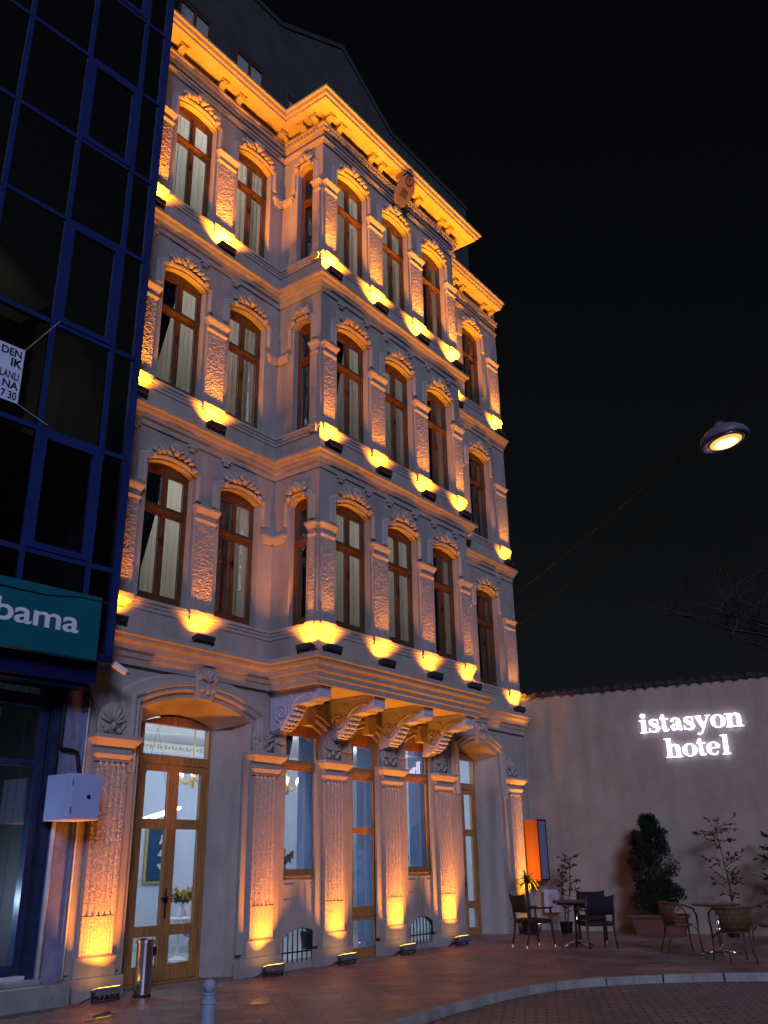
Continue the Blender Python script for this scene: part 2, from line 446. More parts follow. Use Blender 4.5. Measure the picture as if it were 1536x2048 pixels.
def upper_ops(): return [(ZS[k], ZS[k] + 2.18, .12) for k in (1, 2, 3)]
WIN_L = [(1.09, .46), (2.59, .45)]; WIN_B = [(4.33, .47), (5.82, .46), (7.30, .45)]; WIN_R = [(10.70, .47)]; WIN_S = [(.61, .20)]
ZT = 15.9
mw = MB()
wall(mw, mw, fm, XL, XB0, 4.55, ZT, [(c, h, upper_ops()) for c, h in WIN_L])
wall(mw, mw, fr_, XB1, XR, 4.45, ZT, [(c, h, upper_ops()) for c, h in WIN_R])
mw.build('facade_wall', 'stucco', hotel, fix=False)
bw_ = MB()
wall(bw_, bw_, fb, XB0, XB1, 4.2, ZT, [(c, h, upper_ops()) for c, h in WIN_B])
wall(bw_, bw_, fs, 0, D, 4.2, ZT, [(c, h, upper_ops()) for c, h in WIN_S])
bw_.add([(XB1, 0, 4.2), (XB1, -D, 4.2), (XB1, -D, ZT), (XB1, 0, ZT)], [(0, 1, 2, 3)])
bw_.build('bay_wall', 'stucco', hotel, fix=False)
sf = MB(); sf.add([(XB0, 0, 4.205), (XB1, 0, 4.205), (XB1, -D, 4.205), (XB0, -D, 4.205)], [(0, 1, 2, 3)])
sf.build('bay_soffit', 'trim', hotel, fix=False)
# body behind the facade: flanks, back, flat roof
bd = MB()
bd.add([(XL, 0, 0), (XL, 9, 0), (XL, 9, ZT), (XL, 0, ZT)], [(0, 1, 2, 3)])
bd.add([(XR, 0, 0), (XR, 9, 0), (XR, 9, ZT + .1), (XR, 0, ZT + .1)], [(0, 1, 2, 3)])
bd.add([(XL, 9, 0), (XR, 9, 0), (XR, 9, ZT), (XL, 9, ZT)], [(0, 1, 2, 3)])
bd.add([(XL, 0, ZT - .04), (XR, 0, ZT - .04), (XR, 9, ZT - .04), (XL, 9, ZT - .04)], [(0, 1, 2, 3)])
bd.add([(XB0, 0, ZT - .04), (XB1, 0, ZT - .04), (XB1, -D, ZT - .04), (XB0, -D, ZT - .04)], [(0, 1, 2, 3)])
bd.build('side_wall', 'stucco', hotel, fix=False)

# ground floor wall
D1, D3 = (1.975, 1.075), (9.98, .79)
W1, D2, W3 = (4.33, .45), (6.01, .41), (7.68, .42)
gw = MB()
wall(gw, gw, fm, XL, XR, 0, 4.5, [(D1[0], D1[1], [(-.02, 3.62, .24)]), (W1[0], W1[1], [(.1, .42, .16), (1.28, 3.60, .14)]), (D2[0], D2[1], [(-.02, 3.60, .14)]),
      (W3[0], W3[1], [(.13, .42, .16), (1.28, 3.62, .14)]), (D3[0], D3[1], [(-.02, 3.72, .2)])], .12)
gw.build('ground_floor_wall', 'stucco', hotel, fix=False)
# splayed niches of the two tall doors
for c, hw, hw2, zs, nm in ((D1[0], D1[1], .69, 3.62, 'a'), (D3[0], D3[1], .56, 3.72, 'b')):
    n = MB()
    for sg in (-1, 1):
        xm = c + sg * (hw - .10)
        n.add([(c + sg * hw, -.0, -.02), (xm, .30, -.02), (xm, .30, zs + .2), (c + sg * hw, 0, zs + .2)], [(0, 1, 2, 3)])
        n.add([(xm, .30, -.02), (c + sg * hw2, .50, -.02), (c + sg * hw2, .50, zs + .2), (xm, .30, zs + .2)], [(0, 1, 2, 3)])
        n.add([(c + sg * hw2, .50, -.02), (c + sg * hw2, .57, -.02), (c + sg * hw2, .57, zs + .2), (c + sg * hw2, .50, zs + .2)], [(0, 1, 2, 3)])
    ap = arc(c, hw, zs, .24 if nm == 'a' else .2); ap2 = arc(c, hw2, zs - .12, .16)
    for i in range(10):
        n.add([(ap[i][0], 0, ap[i][1]), (ap[i + 1][0], 0, ap[i + 1][1]), (ap2[i + 1][0], .5, ap2[i + 1][1]), (ap2[i][0], .5, ap2[i][1])], [(0, 1, 2, 3)])
        n.add([(ap2[i][0], .5, ap2[i][1]), (ap2[i + 1][0], .5, ap2[i + 1][1]), (ap2[i + 1][0], .57, ap2[i + 1][1]), (ap2[i][0], .57, ap2[i][1])], [(0, 1, 2, 3)])
    n.build('door_niche', 'stucco', hotel, fix=False)
# inner reveals of the lobby windows, white with the blue light painted in
lr = MB()
for (c, hw), zb, zs in ((W1, 1.28, 3.6), (D2, 0, 3.6), (W3, 1.28, 3.62)):
    ap = arc(c, hw + .02, zs, .14); loop = [(c - hw - .02, zb)] + ap + [(c + hw + .02, zb)]
    for i in range(len(loop)):
        p, q = loop[i], loop[(i + 1) % len(loop)]
        lr.add([(p[0], .20, p[1]), (q[0], .20, q[1]), (q[0], .55, q[1]), (p[0], .55, p[1])], [(0, 1, 2, 3)])
lr.build('inner_reveal', 'lreveal', hotel, fix=False)

# ---- windows
def window(fr, c, hw, zb, zs, rise, tz, inset=-.12, wood='wood', single=False, lowbar=None, name='window', sash=.032):
    f = MB(); J = .05; a, b = c - hw, c + hw; t0, t1 = inset - .07, inset
    f.fbox(fr, a, a + J, zb, zs, t0, t1); f.fbox(fr, b - J, b, zb, zs, t0, t1)
    f.fbox(fr, a + J, b - J, zb, zb + .12, t0, t1); f.fbox(fr, a + J + .001, b - J - .001, zb, zb + .05, t0, t1 + .05)
    ap = arc(c, hw, zs, rise); f.fprism(fr, [(a, zs - .04)] + ap + [(b, zs - .04)], t0 + .002, t1 + .002)
    f.fbox(fr, a + J, b - J, tz, tz + .10, t0 + .001, t1 + .012); f.fbox(fr, a + J, b - J, tz + .03, tz + .07, t1 + .012, t1 + .03)
    cells = []
    xs = [(a + J, b - J)] if single else [(a + J, c - .026), (c + .026, b - J)]
    if not single:
        f.fbox(fr, c - .026, c + .026, zb + .12, tz, t0 + .001, t1 + .008); f.fbox(fr, c - .026, c + .026, tz + .10, zs - .04, t0 + .001, t1 + .008)
    zz = [(zb + .12, tz), (tz + .10, zs - .04)]
    if lowbar: zz = [(zb + .12, lowbar), (lowbar + .1, tz), (tz + .1, zs - .04)]; f.fbox(fr, a + J, b - J, lowbar, lowbar + .1, t0 + .001, t1 + .008)
    for x0, x1 in xs:
        for z0, z1 in zz:
            S = sash
            f.fbox(fr, x0, x0 + S, z0, z1, t0 + .01, t1 - .012); f.fbox(fr, x1 - S, x1, z0, z1, t0 + .01, t1 - .012)
            f.fbox(fr, x0 + S, x1 - S, z0, z0 + S, t0 + .01, t1 - .012); f.fbox(fr, x0 + S, x1 - S, z1 - S, z1, t0 + .01, t1 - .012)
            cells.append((x0 + S, x1 - S, z0 + S, z1 - S))
    o = f.build(name, wood, hotel)
    g = MB()
    for x0, x1, z0, z1 in cells:
        g.add([fr(x0, z0, inset - .045), fr(x1, z0, inset - .045), fr(x1, z1, inset - .045), fr(x0, z1, inset - .045)], [(0, 1, 2, 3)])
    g.build('pane', 'lglass' if wood == 'pine' else 'glass', o, fix=False)
    if not single or lowbar:
        h = MB(); hx = c - .01 if not single else b - J - .02; hz = zb + 1.0
        h.fbox(fr, hx - .012, hx + .012, hz - .07, hz + .07, t1 + .008, t1 + .022); h.fbox(fr, hx - .09, hx + .005, hz - .01, hz + .01, t1 + .03, t1 + .045)
        h.build('handle', 'iron', o)
    return o

def leafy(mb, fr, c, z, w, h, rise, hw):
    """carved crest: a shell of lobes over the keystone, scrolls and leaves running down both shoulders"""
    for k in range(-3, 4):
        a = k * .36; L_ = h * (.52 - .04 * abs(k))
        mb.ell(fr, c + math.sin(a) * h * .33, z + h * .40 + math.cos(a) * h * .30, .09, .030, L_ * .5, .045, -a)
    mb.ell(fr, c, z + h * .38, .10, .06, .06, .07)
    for sg in (-1, 1):
        for k in range(6):
            t = (k + .6) / 6.2
            s_ = c + sg * (.10 + t * (w - .10)); zz = z + rise * (1 - (t * w / hw) ** 2 * .9) - rise * .55 + .06 + .035 * (k % 2)
            an = sg * (.95 + .5 * t) * (-1)
            j1, j2 = rnd.uniform(.8, 1.2), rnd.uniform(.8, 1.2); mb.ell(fr, s_, zz, .075 * j1, .036 * j2, (.085 - .02 * t) * j1, .04, an * rnd.uniform(.85, 1.15))
            mb.ell(fr, s_ + sg * .03, zz + .055 * (1 - t), .065, .024 * j2, .06 * j1, .035, an * .35 * j2)
        mb.ell(fr, c + sg * w * .93, z + rise * .1 - .05, .075, .055, .055, .045)
        mb.ell(fr, c + sg * (w * .93 + .02), z + rise * .1 - .05, .10, .025, .025, .03)

def hood(fr, c, hw, zs, rise, leg, big=1.):
    ap = arc(c, hw + .05, zs + .03, rise)
    path = [(c - hw - .05, zs - leg)] + ap + [(c + hw + .05, zs - leg)]
    m = MB(); m.asweep(fr, path, [(0, .0), (0, .035), (.03, .055), (.05, .035), (.09, .035), (.11, .02), (.13, .0)])
    o = m.build('window_hood', 'trim', hotel)
    l = MB(); leafy(l, fr, c, zs + rise + .02, hw * .92, .33 * big, rise, hw)
    l.build('carved_crest', 'trim', o, smooth=True)
    return o

for k in (1, 2, 3):
    zs = ZS[k] + 2.18
    for fr, L_ in ((fm, WIN_L), (fb, WIN_B), (fr_, WIN_R)):
        for c, hw in L_:
            window(fr, c, hw, ZS[k] + .02, zs, .12, ZS[k] + 1.47)
            hood(fr, c, hw, zs, .12, .36)
    window(fs, .61, .20, ZS[k] + .02, zs, .12, ZS[k] + 1.47, single=True)
    hood(fs, .61, .20, zs, .12, .36, .8)

# ---- sills, string courses, cornice (mouldings run round the bay)
PA = [(XL, 0), (XB0, 0), (XB0, -D), (XB1, -D), (XB1, -.02)]
PR = [(XB1 + .02, 0), (XR - .04, 0)]; PRC = [(XB1 + .02, 0), (11.68, 0)]
def course(name, prof, m='trim'):
    MB().psweep(PA, prof).build(name, m, hotel)
    MB().psweep(PRC if name == 'cornice' else PR, [(o, z + DZ) for o, z in prof]).build(name, m, hotel)
for k in (1, 2, 3):
    z = ZS[k]
    course('window_sill', [(-.02, z - .16), (.015, z - .16), (.02, z - .11), (.035, z - .10), (.04, z - .06), (.06, z - .05), (.06, z), (-.02, z + .01)])
    if k > 1:
        z = ZK[k]
        course('string_course', [(-.02, z - .30), (.03, z - .30), (.04, z - .22), (.08, z - .20), (.09, z - .15), (.13, z - .12), (.15, z - .07), (.20, z - .05), (.20, z), (-.02, z + .02)])
z = ZK[1]
course('string_course', [(-.02, z - .44), (.06, z - .44), (.08, z - .36), (.11, z - .34), (.12, z - .28), (.17, z - .25), (.19, z - .18), (.25, z - .14), (.26, z - .09), (.31, z - .07), (.31, z), (-.02, z + .03)])
# small drops under the string courses
def drops(fr, cs, z, m=None):
    for c in cs: m = MB(); m.fbox(fr, c - .09, c + .09, z - .36, z - .301, 0, .05); m.fbox(fr, c - .05, c + .05, z - .42, z - .361, 0, .04); m.build('carved_drop', 'trim', hotel)
for k in (2, 3):
    drops(fm, [.3, 1.45, 2.2], ZK[k]); drops(fb, [3.95, 4.75, 5.4, 6.25, 6.9, 7.7], ZK[k]); drops(fr_, [11.3], ZK[k])
ZC = 15.82
course('cornice', [(-.02, ZC - .17), (.44, ZC - .17), (.45, ZC - .12), (.49, ZC - .11), (.51, ZC - .04), (.55, ZC - .03), (.55, ZC + .02), (-.02, ZC + .06)])
course('dentil_band', [(-.02, 15.30), (.03, 15.30), (.05, 15.36), (.09, 15.37), (.09, 15.45), (.12, 15.47), (.12, 15.52), (-.02, 15.54)])
course('architrave', [(-.02, 15.08), (.03, 15.08), (.05, 15.13), (.07, 15.14), (.07, 15.18), (-.02, 15.20)])
dn = MB()
for fr, a, b in ((fb, XB0 + .02, XB1 - .02), (fs, .1, D), (fr_, XB1 + .1, XR)):
    n = int((b - a) / .085)
    for i in range(n): dn.fbox(fr, a + i * .085, a + i * .085 + .045, 15.375, 15.445, .09, .112)
dn.build('dentil_row', 'trim', hotel)
def modillion(fr, c):
    m = MB(); w_ = .07; z1 = ZC - .172
    prof = [(.0, z1), (.25, z1), (.25, z1 - .045), (.22, z1 - .075), (.18, z1 - .07), (.14, z1 - .10), (.10, z1 - .17), (.07, z1 - .23), (.04, z1 - .25), (.0, z1 - .25)]
    n = len(prof)
    m.add([fr(c - w_, z_, o_) for o_, z_ in prof] + [fr(c + w_, z_, o_) for o_, z_ in prof],
          [tuple(range(n)), tuple(range(n, 2 * n))[::-1]] + [(i, (i + 1) % n, n + (i + 1) % n, n + i) for i in range(n)])
    m.fbox(fr, c - w_ - .025, c + w_ + .025, z1 - .035, z1 - .001, .25, .275)
    for e in (-.045, 0, .045): m.fbox(fr, c + e - .013, c + e + .013, z1 - .055, z1 - .036, .25, .27)
    m.build('modillion', 'trim', hotel)
for c in (-.02, .45, 1.48, 1.93, 3.12): modillion(fm, c)
for c in (3.40, 3.74, 4.80, 5.14, 6.14, 6.52, 7.46, 7.80): modillion(fb, c)
for c in (.16, .66, .99): modillion(fs, c)
for c in (8.7, 9.72, 10.08, 11.15, 11.56): modillion(fr_, c)

# ---- upper pilasters
prnd = random.Random(77)
def pil(fr, s0, s1, k, corner=None):
    """s0..s1 is the capital width"""
    zs = ZS[k]; zp = {1: 6.90, 2: 10.43, 3: 14.14}[k]; e = .05
    a, b = s0 + e, s1 - e
    sh = MB(); sh.fbox(fr, a, b, zs + .013, zp - .26, 0, .041); sh.rough(fr, a, b, zs + .013, zp - .26, .045, .009, .020, .017, prnd, run=2); o = sh.build('pilaster', 'rough', hotel)
    c = MB(); c.flare(fr, a, b, zp - .26, zp - .215, .05, .07, .025)
    c.fbox(fr, a, b, zp - .215, zp - .145, 0, .05)
    c.flare(fr, a - .005, b + .005, zp - .145, zp - .08, .055, .085, .03)
    c.flare(fr, a - .03, b + .03, zp - .08, zp - .035, .09, .11, .02); c.fbox(fr, s0 - .003, s1 + .003, zp - .035, zp, 0, .115)
    c.build('capital', 'trim', o)
    p = MB(); p.flare(fr, a, b, zs - .13, zs - .07, .062, .08, .02); p.fbox(fr, a - .03, b + .03, zs - .07, zs + .012, 0, .088)
    p.build('pedestal_cap', 'trim', o)
for k in (1, 2, 3):
    for s0, s1 in ((-.02, .54), (1.56, 2.08)): pil(fm, s0, s1, k)
    for s0, s1 in ((3.40, 3.81), (4.80, 5.32), (6.29, 6.81), (7.74, 8.15)): pil(fb, s0, s1, k)
    pil(fs, .845, 1.07, k)
    for s0, s1 in ((9.30, 9.86), (11.40, 11.95)): pil(fr_, s0, s1, k)
    # corbel joining the hood legs in the inner corner, over a plain pier
    q = MB(); zc = ZS[k] + 1.62
    for fr, a, b in ((fm, 3.10, 3.40), (fs, 0, .34)):
        q.flare(fr, a + .06, b - .06, zc - .10, zc, .03, .07, .03); q.fbox(fr, a, b, zc, zc + .05, 0, .08)
    q.build('corner_corbel', 'trim', hotel)

# ---- ground floor pilasters, hoods, consoles
PG = [.40, 3.32, 5.02, 6.68, 8.42, 11.32]
for i, c in enumerate(PG):
    fr = fm if i < 5 else (lambda s, z, o: (s, -o, z + .09))
    le = MB(); le.fbox(fr, c - .42, c + .42, .30, 3.16, 0, .04); o = le.build('fluted_pilaster', 'stucco', hotel)
    sh = MB(); hw = .25; zb, zm, zt_ = .50, .95, 2.80
    nfl = 5; fwid = 2 * hw / (nfl * 2 + 1)
    def flute(x):
        t = (x - c + hw) / fwid; k_ = t % 2
        return -.020 * math.sin((k_ - 1) * math.pi) if k_ > 1 and t < 2 * nfl else 0.
    def reed(x): return .008 * abs(math.sin((x - c + hw) / fwid * math.pi))
    sh.fbox(fr, c - hw, c + hw, zb, zt_, .04, .082)
    sh.rough(fr, c - hw, c + hw, zm, zt_, .105, .0075, .0115, .014, prnd, flute)
    sh.rough(fr, c - hw, c + hw, zb, zm - .012, .098, .005, .0115, .020, prnd, reed)
    for e in (-hw, hw): sh.add([fr(c + e, zb, .082), fr(c + e, zt_, .082), fr(c + e, zt_, .105), fr(c + e, zb, .105)], [(0, 1, 2, 3)])
    for z_ in (zb, zt_): sh.add([fr(c - hw, z_, .082), fr(c + hw, z_, .082), fr(c + hw, z_, .105), fr(c - hw, z_, .105)], [(0, 1, 2, 3)])
    for j in range(nfl):
        a = -hw + (2 * j + 1.5) * fwid; sh.ell(fr, c + a, zt_ + .005, .085, fwid * .6, .03, .03)
    sh.build('fluted_shaft', 'pebble', o, fix=False)
    cp = MB(); cp.fbox(fr, c - .26, c + .26, zt_ + .02, zt_ + .06, .04, .10); cp.flare(fr, c - .27, c + .27, zt_ + .06, zt_ + .115, .12, .15, .03)
    cp.fbox(fr, c - .28, c + .28, zt_ + .115, zt_ + .20, .0, .115)
    cp.flare(fr, c - .29, c + .29, zt_ + .20, zt_ + .25, .13, .17, .04); cp.flare(fr, c - .335, c + .335, zt_ + .25, zt_ + .31, .175, .22, .045)
    cp.fbox(fr, c - .385, c + .385, zt_ + .31, zt_ + .36, 0, .225)
    cp.build('capital', 'trim', o)
    pd = MB(); pd.fbox(fr, c - .44, c + .44, 0 - .1, .25, 0, .13); pd.fbox(fr, c - .31, c + .31, .25, .47, 0, .115); pd.flare(fr, c - .29, c + .29, .47, .50, .115, .10, -.02)
    pd.build('pedestal', 'stucco', o)
    an = MB()                                            # carved palmette over the capital
    an.fprism(fr, [(c - .24, 3.17)] + [(c + .24 * math.sin(t), 3.36 + .26 * math.cos(t)) for t in [R(x) for x in range(-90, 91, 15)]] + [(c + .24, 3.17)], 0, .03)
    for q in range(-3, 4):
        t = q * .42; an.ell(fr, c + .13 * math.sin(t), 3.33 + .13 * math.cos(t), .045, .028, .10, .035, -t)
    for sg in (-1, 1):
        an.ell(fr, c + sg * .11, 3.24, .045, .05, .04, .035); an.ell(fr, c + sg * .17, 3.30, .04, .03, .06, .03, -sg * .6)
    an.ell(fr, c, 3.30, .05, .04, .06, .04)
    an.build('carved_palmette', 'trim', o, smooth=True)

def ghood(c, hw, zs, rise, leg, wide, key):
    ap = arc(c, hw + .08, zs + .05, rise + .03, 14)
    path = [(c - hw - .08, zs - leg)] + ap + [(c + hw + .08, zs - leg)]
    m = MB(); m.asweep(fm, path, [(0, 0), (0, .05), (.03, .07), (.05, .05), (.08, .06), (.10, .09), (.13, .09), (.15, .05), (wide, .045), (wide + .03, 0)])
    o = m.build('door_hood' if wide > .2 else 'window_hood', 'trim', hotel)
    kz = zs + rise
    k = MB()
    if key == 'mask':
        k.fprism(fm, [(c - .15, kz - .02), (c + .15, kz - .02), (c + .21, kz + .40), (c - .21, kz + .40)], 0, .12)
        for q in range(-2, 3):
            t = q * .5; k.ell(fm, c + .10 * math.sin(t), kz + .24 + .10 * math.cos(t), .13, .03, .10, .045, -t)
        for sg in (-1, 1): k.ell(fm, c + sg * .11, kz + .12, .13, .05, .05, .05); k.ell(fm, c + sg * .15, kz + .30, .12, .045, .06, .05)
        k.ell(fm, c, kz + .12, .14, .05, .08, .06)
    else:
        k.fprism(fm, [(c - .09, kz - .04), (c + .09, kz - .04), (c + .13, kz + .26), (c - .13, kz + .26)], 0, .15)
    k.build('keystone', 'trim', o)
ghood(D1[0], D1[1], 3.62, .24, .9, .26, 'mask'); ghood(D3[0], D3[1], 3.72, .2, .9, .22, 'mask')
for (c, hw), zs in ((W1, 3.60), (D2, 3.60), (W3, 3.62)): ghood(c, hw, zs, .14, .25, .15, 'key')
# rusticated lines fanning over the basement lights
for c, hw in (W1, W3):
    rl = MB()
    for sg in (-1, 1):
        rl.asweep(fm, [(c + sg * .10, .72), (c + sg * .07, 1.22)][::sg], [(-.008, 0), (-.008, .012), (.008, .012), (.008, 0)])
        rl.asweep(fm, [(c + sg * .40, .62), (c + sg * .28, .98), (c + sg * .44, .98)][::sg], [(-.008, 0), (-.008, .012), (.008, .012), (.008, 0)])
        rl.asweep(fm, [(c + sg * .44, 1.20), (c + sg * .20, 1.20)][::sg], [(-.008, 0), (-.008, .012), (.008, .012), (.008, 0)])
    rl.build('wall_moulding', 'trim', hotel)
for c in (3.64, 5.08, 6.56, 8.00):
    w_ = .15; m = MB()
    prof = [(0, 4.2), (1.02, 4.2), (1.04, 4.17), (1.04, 3.99), (1.0, 3.95), (.90, 3.95), (.86, 3.91), (.72, 3.92), (.62, 3.90), (.56, 3.91), (.50, 3.86), (.42, 3.74),
            (.33, 3.63), (.22, 3.56), (.10, 3.53), (.0, 3.50)]
    n = len(prof)
    m.add([(c - w_, -o_, z_) for o_, z_ in prof] + [(c + w_, -o_, z_) for o_, z_ in prof],
          [tuple(range(n)), tuple(range(n, 2 * n))[::-1]] + [(i, (i + 1) % n, n + (i + 1) % n, n + i) for i in range(n)])
    m.box(c - w_ - .03, c + w_ + .03, -1.06, 0, 4.155, 4.199)
    o = m.build('console', 'pale_bluelit', hotel)
    for sg in (-1, 1):
        v = MB(); x = c + sg * (w_ + .004)
        sp = [(x, -(.24 + (.03 + .011 * t) * math.cos(t)), 3.80 + (.03 + .011 * t) * math.sin(t)) for t in [q * .35 for q in range(int(4.4 * math.pi / .35))]]
        v.tube(sp, .016, 5)
        v.tube([(x, -.44, 3.86), (x, -.56, 3.99), (x, -.70, 4.05), (x, -.86, 4.05), (x, -.95, 4.00), (x, -.93, 3.97)], .016, 5)
        v.tube([(x, -.50, 3.93), (x, -.44, 4.06), (x, -.36, 4.10)], .014, 5)
        v.build('carved_scroll', 'pale_bluelit', o, smooth=True)
    lf = MB()
    for q in range(9):
        t = q / 8; i = t * 5 + 10; j = int(min(14, i)); a = prof[j]; b = prof[j + 1]; u_ = i - j
        oo = a[0] + (b[0] - a[0]) * u_; zz = a[1] + (b[1] - a[1]) * u_
        for e in (-.09, 0, .09): lf.ell(lambda s_, z_, o_: (s_, -o_, z_), c + e, zz - .005, oo, .05, .03, .06)
    lf.build('carved_leaf', 'pale_bluelit', o, smooth=True)
# cartouche on the cornice
ax_, ay_, az_ = 5.78, -1.30, 15.30
tl = R(-32)
def fe(s, z, o):
    y = -o * math.cos(tl) + z * math.sin(tl); zz = z * math.cos(tl) + o * math.sin(tl) * -1
    return (ax_ + s, ay_ + y - .05, az_ + zz)
m = MB(); shp = [(.27 * math.sin(t), .33 * math.cos(t) * (1 if abs(t) < 1.5 else 1.12)) for t in [R(x) for x in range(-180, 180, 15)]]
m.fprism(fe, shp, 0, .09); o = m.build('cartouche', 'emblem', hotel, bevel=.02)
m = MB(); m.tube([fe(.11 * math.sin(t), .17 + .11 * math.cos(t), .095) for t in [R(x) for x in range(0, 361, 24)]], .022, 6)
m.ell(fe, 0, .17, .10, .045, .045, .03)
for q in range(12): m.ell(fe, (q % 4 - 1.5) * .055, -.07 - (q // 4) * .06, .095, .026, .03, .03)
m.build('raised_emblem', 'emblemd', o, smooth=True)

# ---- attic storey with a gable over the bay
AT = [(XL, ZT), (11.35, ZT), (11.35, 19.35), (7.63, 19.35), (5.63, 20.58), (3.48, 19.35), (XL, 19.35)]
fa = lambda s, z, o: (s, .30 - o, z)
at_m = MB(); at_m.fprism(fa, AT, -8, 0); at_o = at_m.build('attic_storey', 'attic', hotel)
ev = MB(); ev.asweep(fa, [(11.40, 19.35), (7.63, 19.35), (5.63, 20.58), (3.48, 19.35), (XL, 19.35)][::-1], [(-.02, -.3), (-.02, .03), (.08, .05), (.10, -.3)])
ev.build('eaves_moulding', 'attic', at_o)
for c in (1.02, 2.54, 4.12, 5.6, 7.1, 8.7, 10.2):
    f = MB(); z0, z1 = 16.35, 17.45
    for a, b, e, g in ((c - .42, c - .36, z0, z1), (c + .36, c + .42, z0, z1), (c - .36, c + .36, z0, z0 + .07), (c - .36, c + .36, z1 - .07, z1), (c - .03, c + .03, z0 + .07, z1 - .07)): f.fbox(fa, a, b, e, g, .005, .05)
    o = f.build('window', 'wood', hotel)
    g = MB(); g.fbox(fa, c - .36, c + .36, z0 + .07, z1 - .07, .003, .015); g.build('pane', mat('lit_look_attic_glass', (.34, .34, .33), .4) if c < 1.1 else bpy.data.materials['lit_look_attic_glass'], o)  # pale matte colour imitates lit attic panes
    h = MB(); h.fbox(fa, c - .52, c - .43, z0, z1 + .1, 0, .06); h.fbox(fa, c + .43, c + .52, z0, z1 + .1, 0, .06); h.fbox(fa, c - .43, c + .43, z1 + .01, z1 + .1, 0, .06)
    h.build('window_surround', 'attic', o)

# ---- rooms behind the upper windows
for k in (1, 2, 3):
    z0, z1 = ZS[k] - .5, ZS[k] + 2.75; r_ = MB()
    for zz in (z0, z1):
        r_.add([(XL + .05, .04, zz), (XR - .05, .04, zz), (XR - .05, 4, zz), (XL + .05, 4, zz)], [(0, 1, 2, 3)])
        r_.add([(XB0 + .04, .04, zz), (XB1 - .04, .04, zz), (XB1 - .04, -D + .04, zz), (XB0 + .04, -D + .04, zz)], [(0, 1, 2, 3)])
    r_.add([(XL + .05, 4, z0), (XR - .05, 4, z0), (XR - .05, 4, z1), (XL + .05, 4, z1)], [(0, 1, 2, 3)])
    for x in (XL + .05, 3.36, 8.25, XR - .05): r_.add([(x, .03, z0), (x, 4, z0), (x, 4, z1), (x, .03, z1)], [(0, 1, 2, 3)])
    r_.build('room_shell', 'room', hotel, fix=False)
def point(name, loc, e, c, parent, r=.08, shape='POINT'):
    l = bpy.data.lights.new(name, shape); l.energy = e; l.color = c; l.shadow_soft_size = r
    o = bpy.data.objects.new(name, l); col.objects.link(o); o.location = loc; o.parent = parent
    return o
WARM = (1, .90, .76)
for k, (el, eb, er) in {1: (75, 60, 4), 2: (60, 45, 4), 3: (120, 70, 4)}.items():
    point('room_light', (1.7, 1.9, ZS[k] + 2.4), el, WARM, hotel, .15)
    point('room_light', (5.4, 1.1, ZS[k] + 2.4), eb, WARM, hotel, .15)
    point('room_light', (10.6, 1.9, ZS[k] + 2.4), er, WARM, hotel, .15)

# ---- curtains (hang in the rooms: things of their own)
def sheet(mb, fr, s0, s1, z0, z1, o, amp=.03, wl=.11, tie=None, n=26, m=8):
    base = len(mb.v); ph = rnd.random() * 6
    for j in range(m + 1):
        t = j / m; z = z1 + (z0 - z1) * t
        e1 = s1
        if tie: e1 = s0 + (s1 - s0) * (1 - tie * min(1, t / .75) ** 1.2)
        for i in range(n + 1):
            s_ = s0 + (e1 - s0) * i / n; q = (s0 + (s1 - s0) * i / n) / wl * 2 * math.pi + ph
            mb.v.append(tuple(fr(s_, z, o + amp * math.sin(q) + .4 * amp * math.sin(2.3 * q + 1) * (1 + t))))
    for j in range(m):
        for i in range(n):
            q = base + j * (n + 1) + i; mb.f.append((q, q + 1, q + n + 2, q + n + 1))
def curtain(fr, c, hw, k, kind, where):
    z0, z1 = ZS[k] - .1, ZS[k] + 2.5
    fl = {1: 'lowest', 2: 'middle', 3: 'top'}[k]
    desc = {'full': 'white sheer curtain', 'tied': 'dark drape tied back over sheer curtain', 'part': 'narrow sheer strip beside dark drape'}[kind]
    t = thing('curtain', f'{desc}, {fl} window {where}', 'curtain', (0, 0, 0), 0, 'curtains behind the hotel windows')
    if kind in ('full', 'tied'):
        m = MB(); sheet(m, fr, c - hw - .1, c + hw + .1, z0, z1, -.30, n=60); m.build('sheer_panel', 'sheer', t, smooth=True, fix=False)
    else:
        m = MB(); sheet(m, fr, c + .05, c + hw * .62, z0, z1, -.29, n=30); m.build('sheer_panel', 'sheer', t, smooth=True, fix=False)
        m = MB(); sheet(m, fr, c - hw - .1, c + .08, z0, z1, -.25, .02, n=40); m.build('drape_panel', 'drape', t, smooth=True, fix=False)
    if kind == 'tied':
        m = MB(); sheet(m, fr, c - hw - .1, c + .10, z0, z1, -.25, .02, tie=.55, n=40); m.build('drape_panel', 'drape', t, smooth=True, fix=False)
KL = {1: ('tied', 'part'), 2: ('tied', 'full'), 3: ('full', 'full')}
for k in (1, 2, 3):
    curtain(fm, *WIN_L[0], k, KL[k][0], 'nearest the blue building'); curtain(fm, *WIN_L[1], k, KL[k][1], 'just left of the bay corner')
    curtain(fs, *WIN_S[0], k, 'part', 'on the narrow flank of the bay')
    for i, wn in enumerate(('leftmost on the bay front', 'centred on the bay front', 'rightmost on the bay front')):
        curtain(fb, *WIN_B[i], k, ('tied' if (i == 0 and k == 2) else 'full') if i < 2 else 'part', wn)
    curtain(fr_, *WIN_R[0], k, 'part', 'right of the bay')

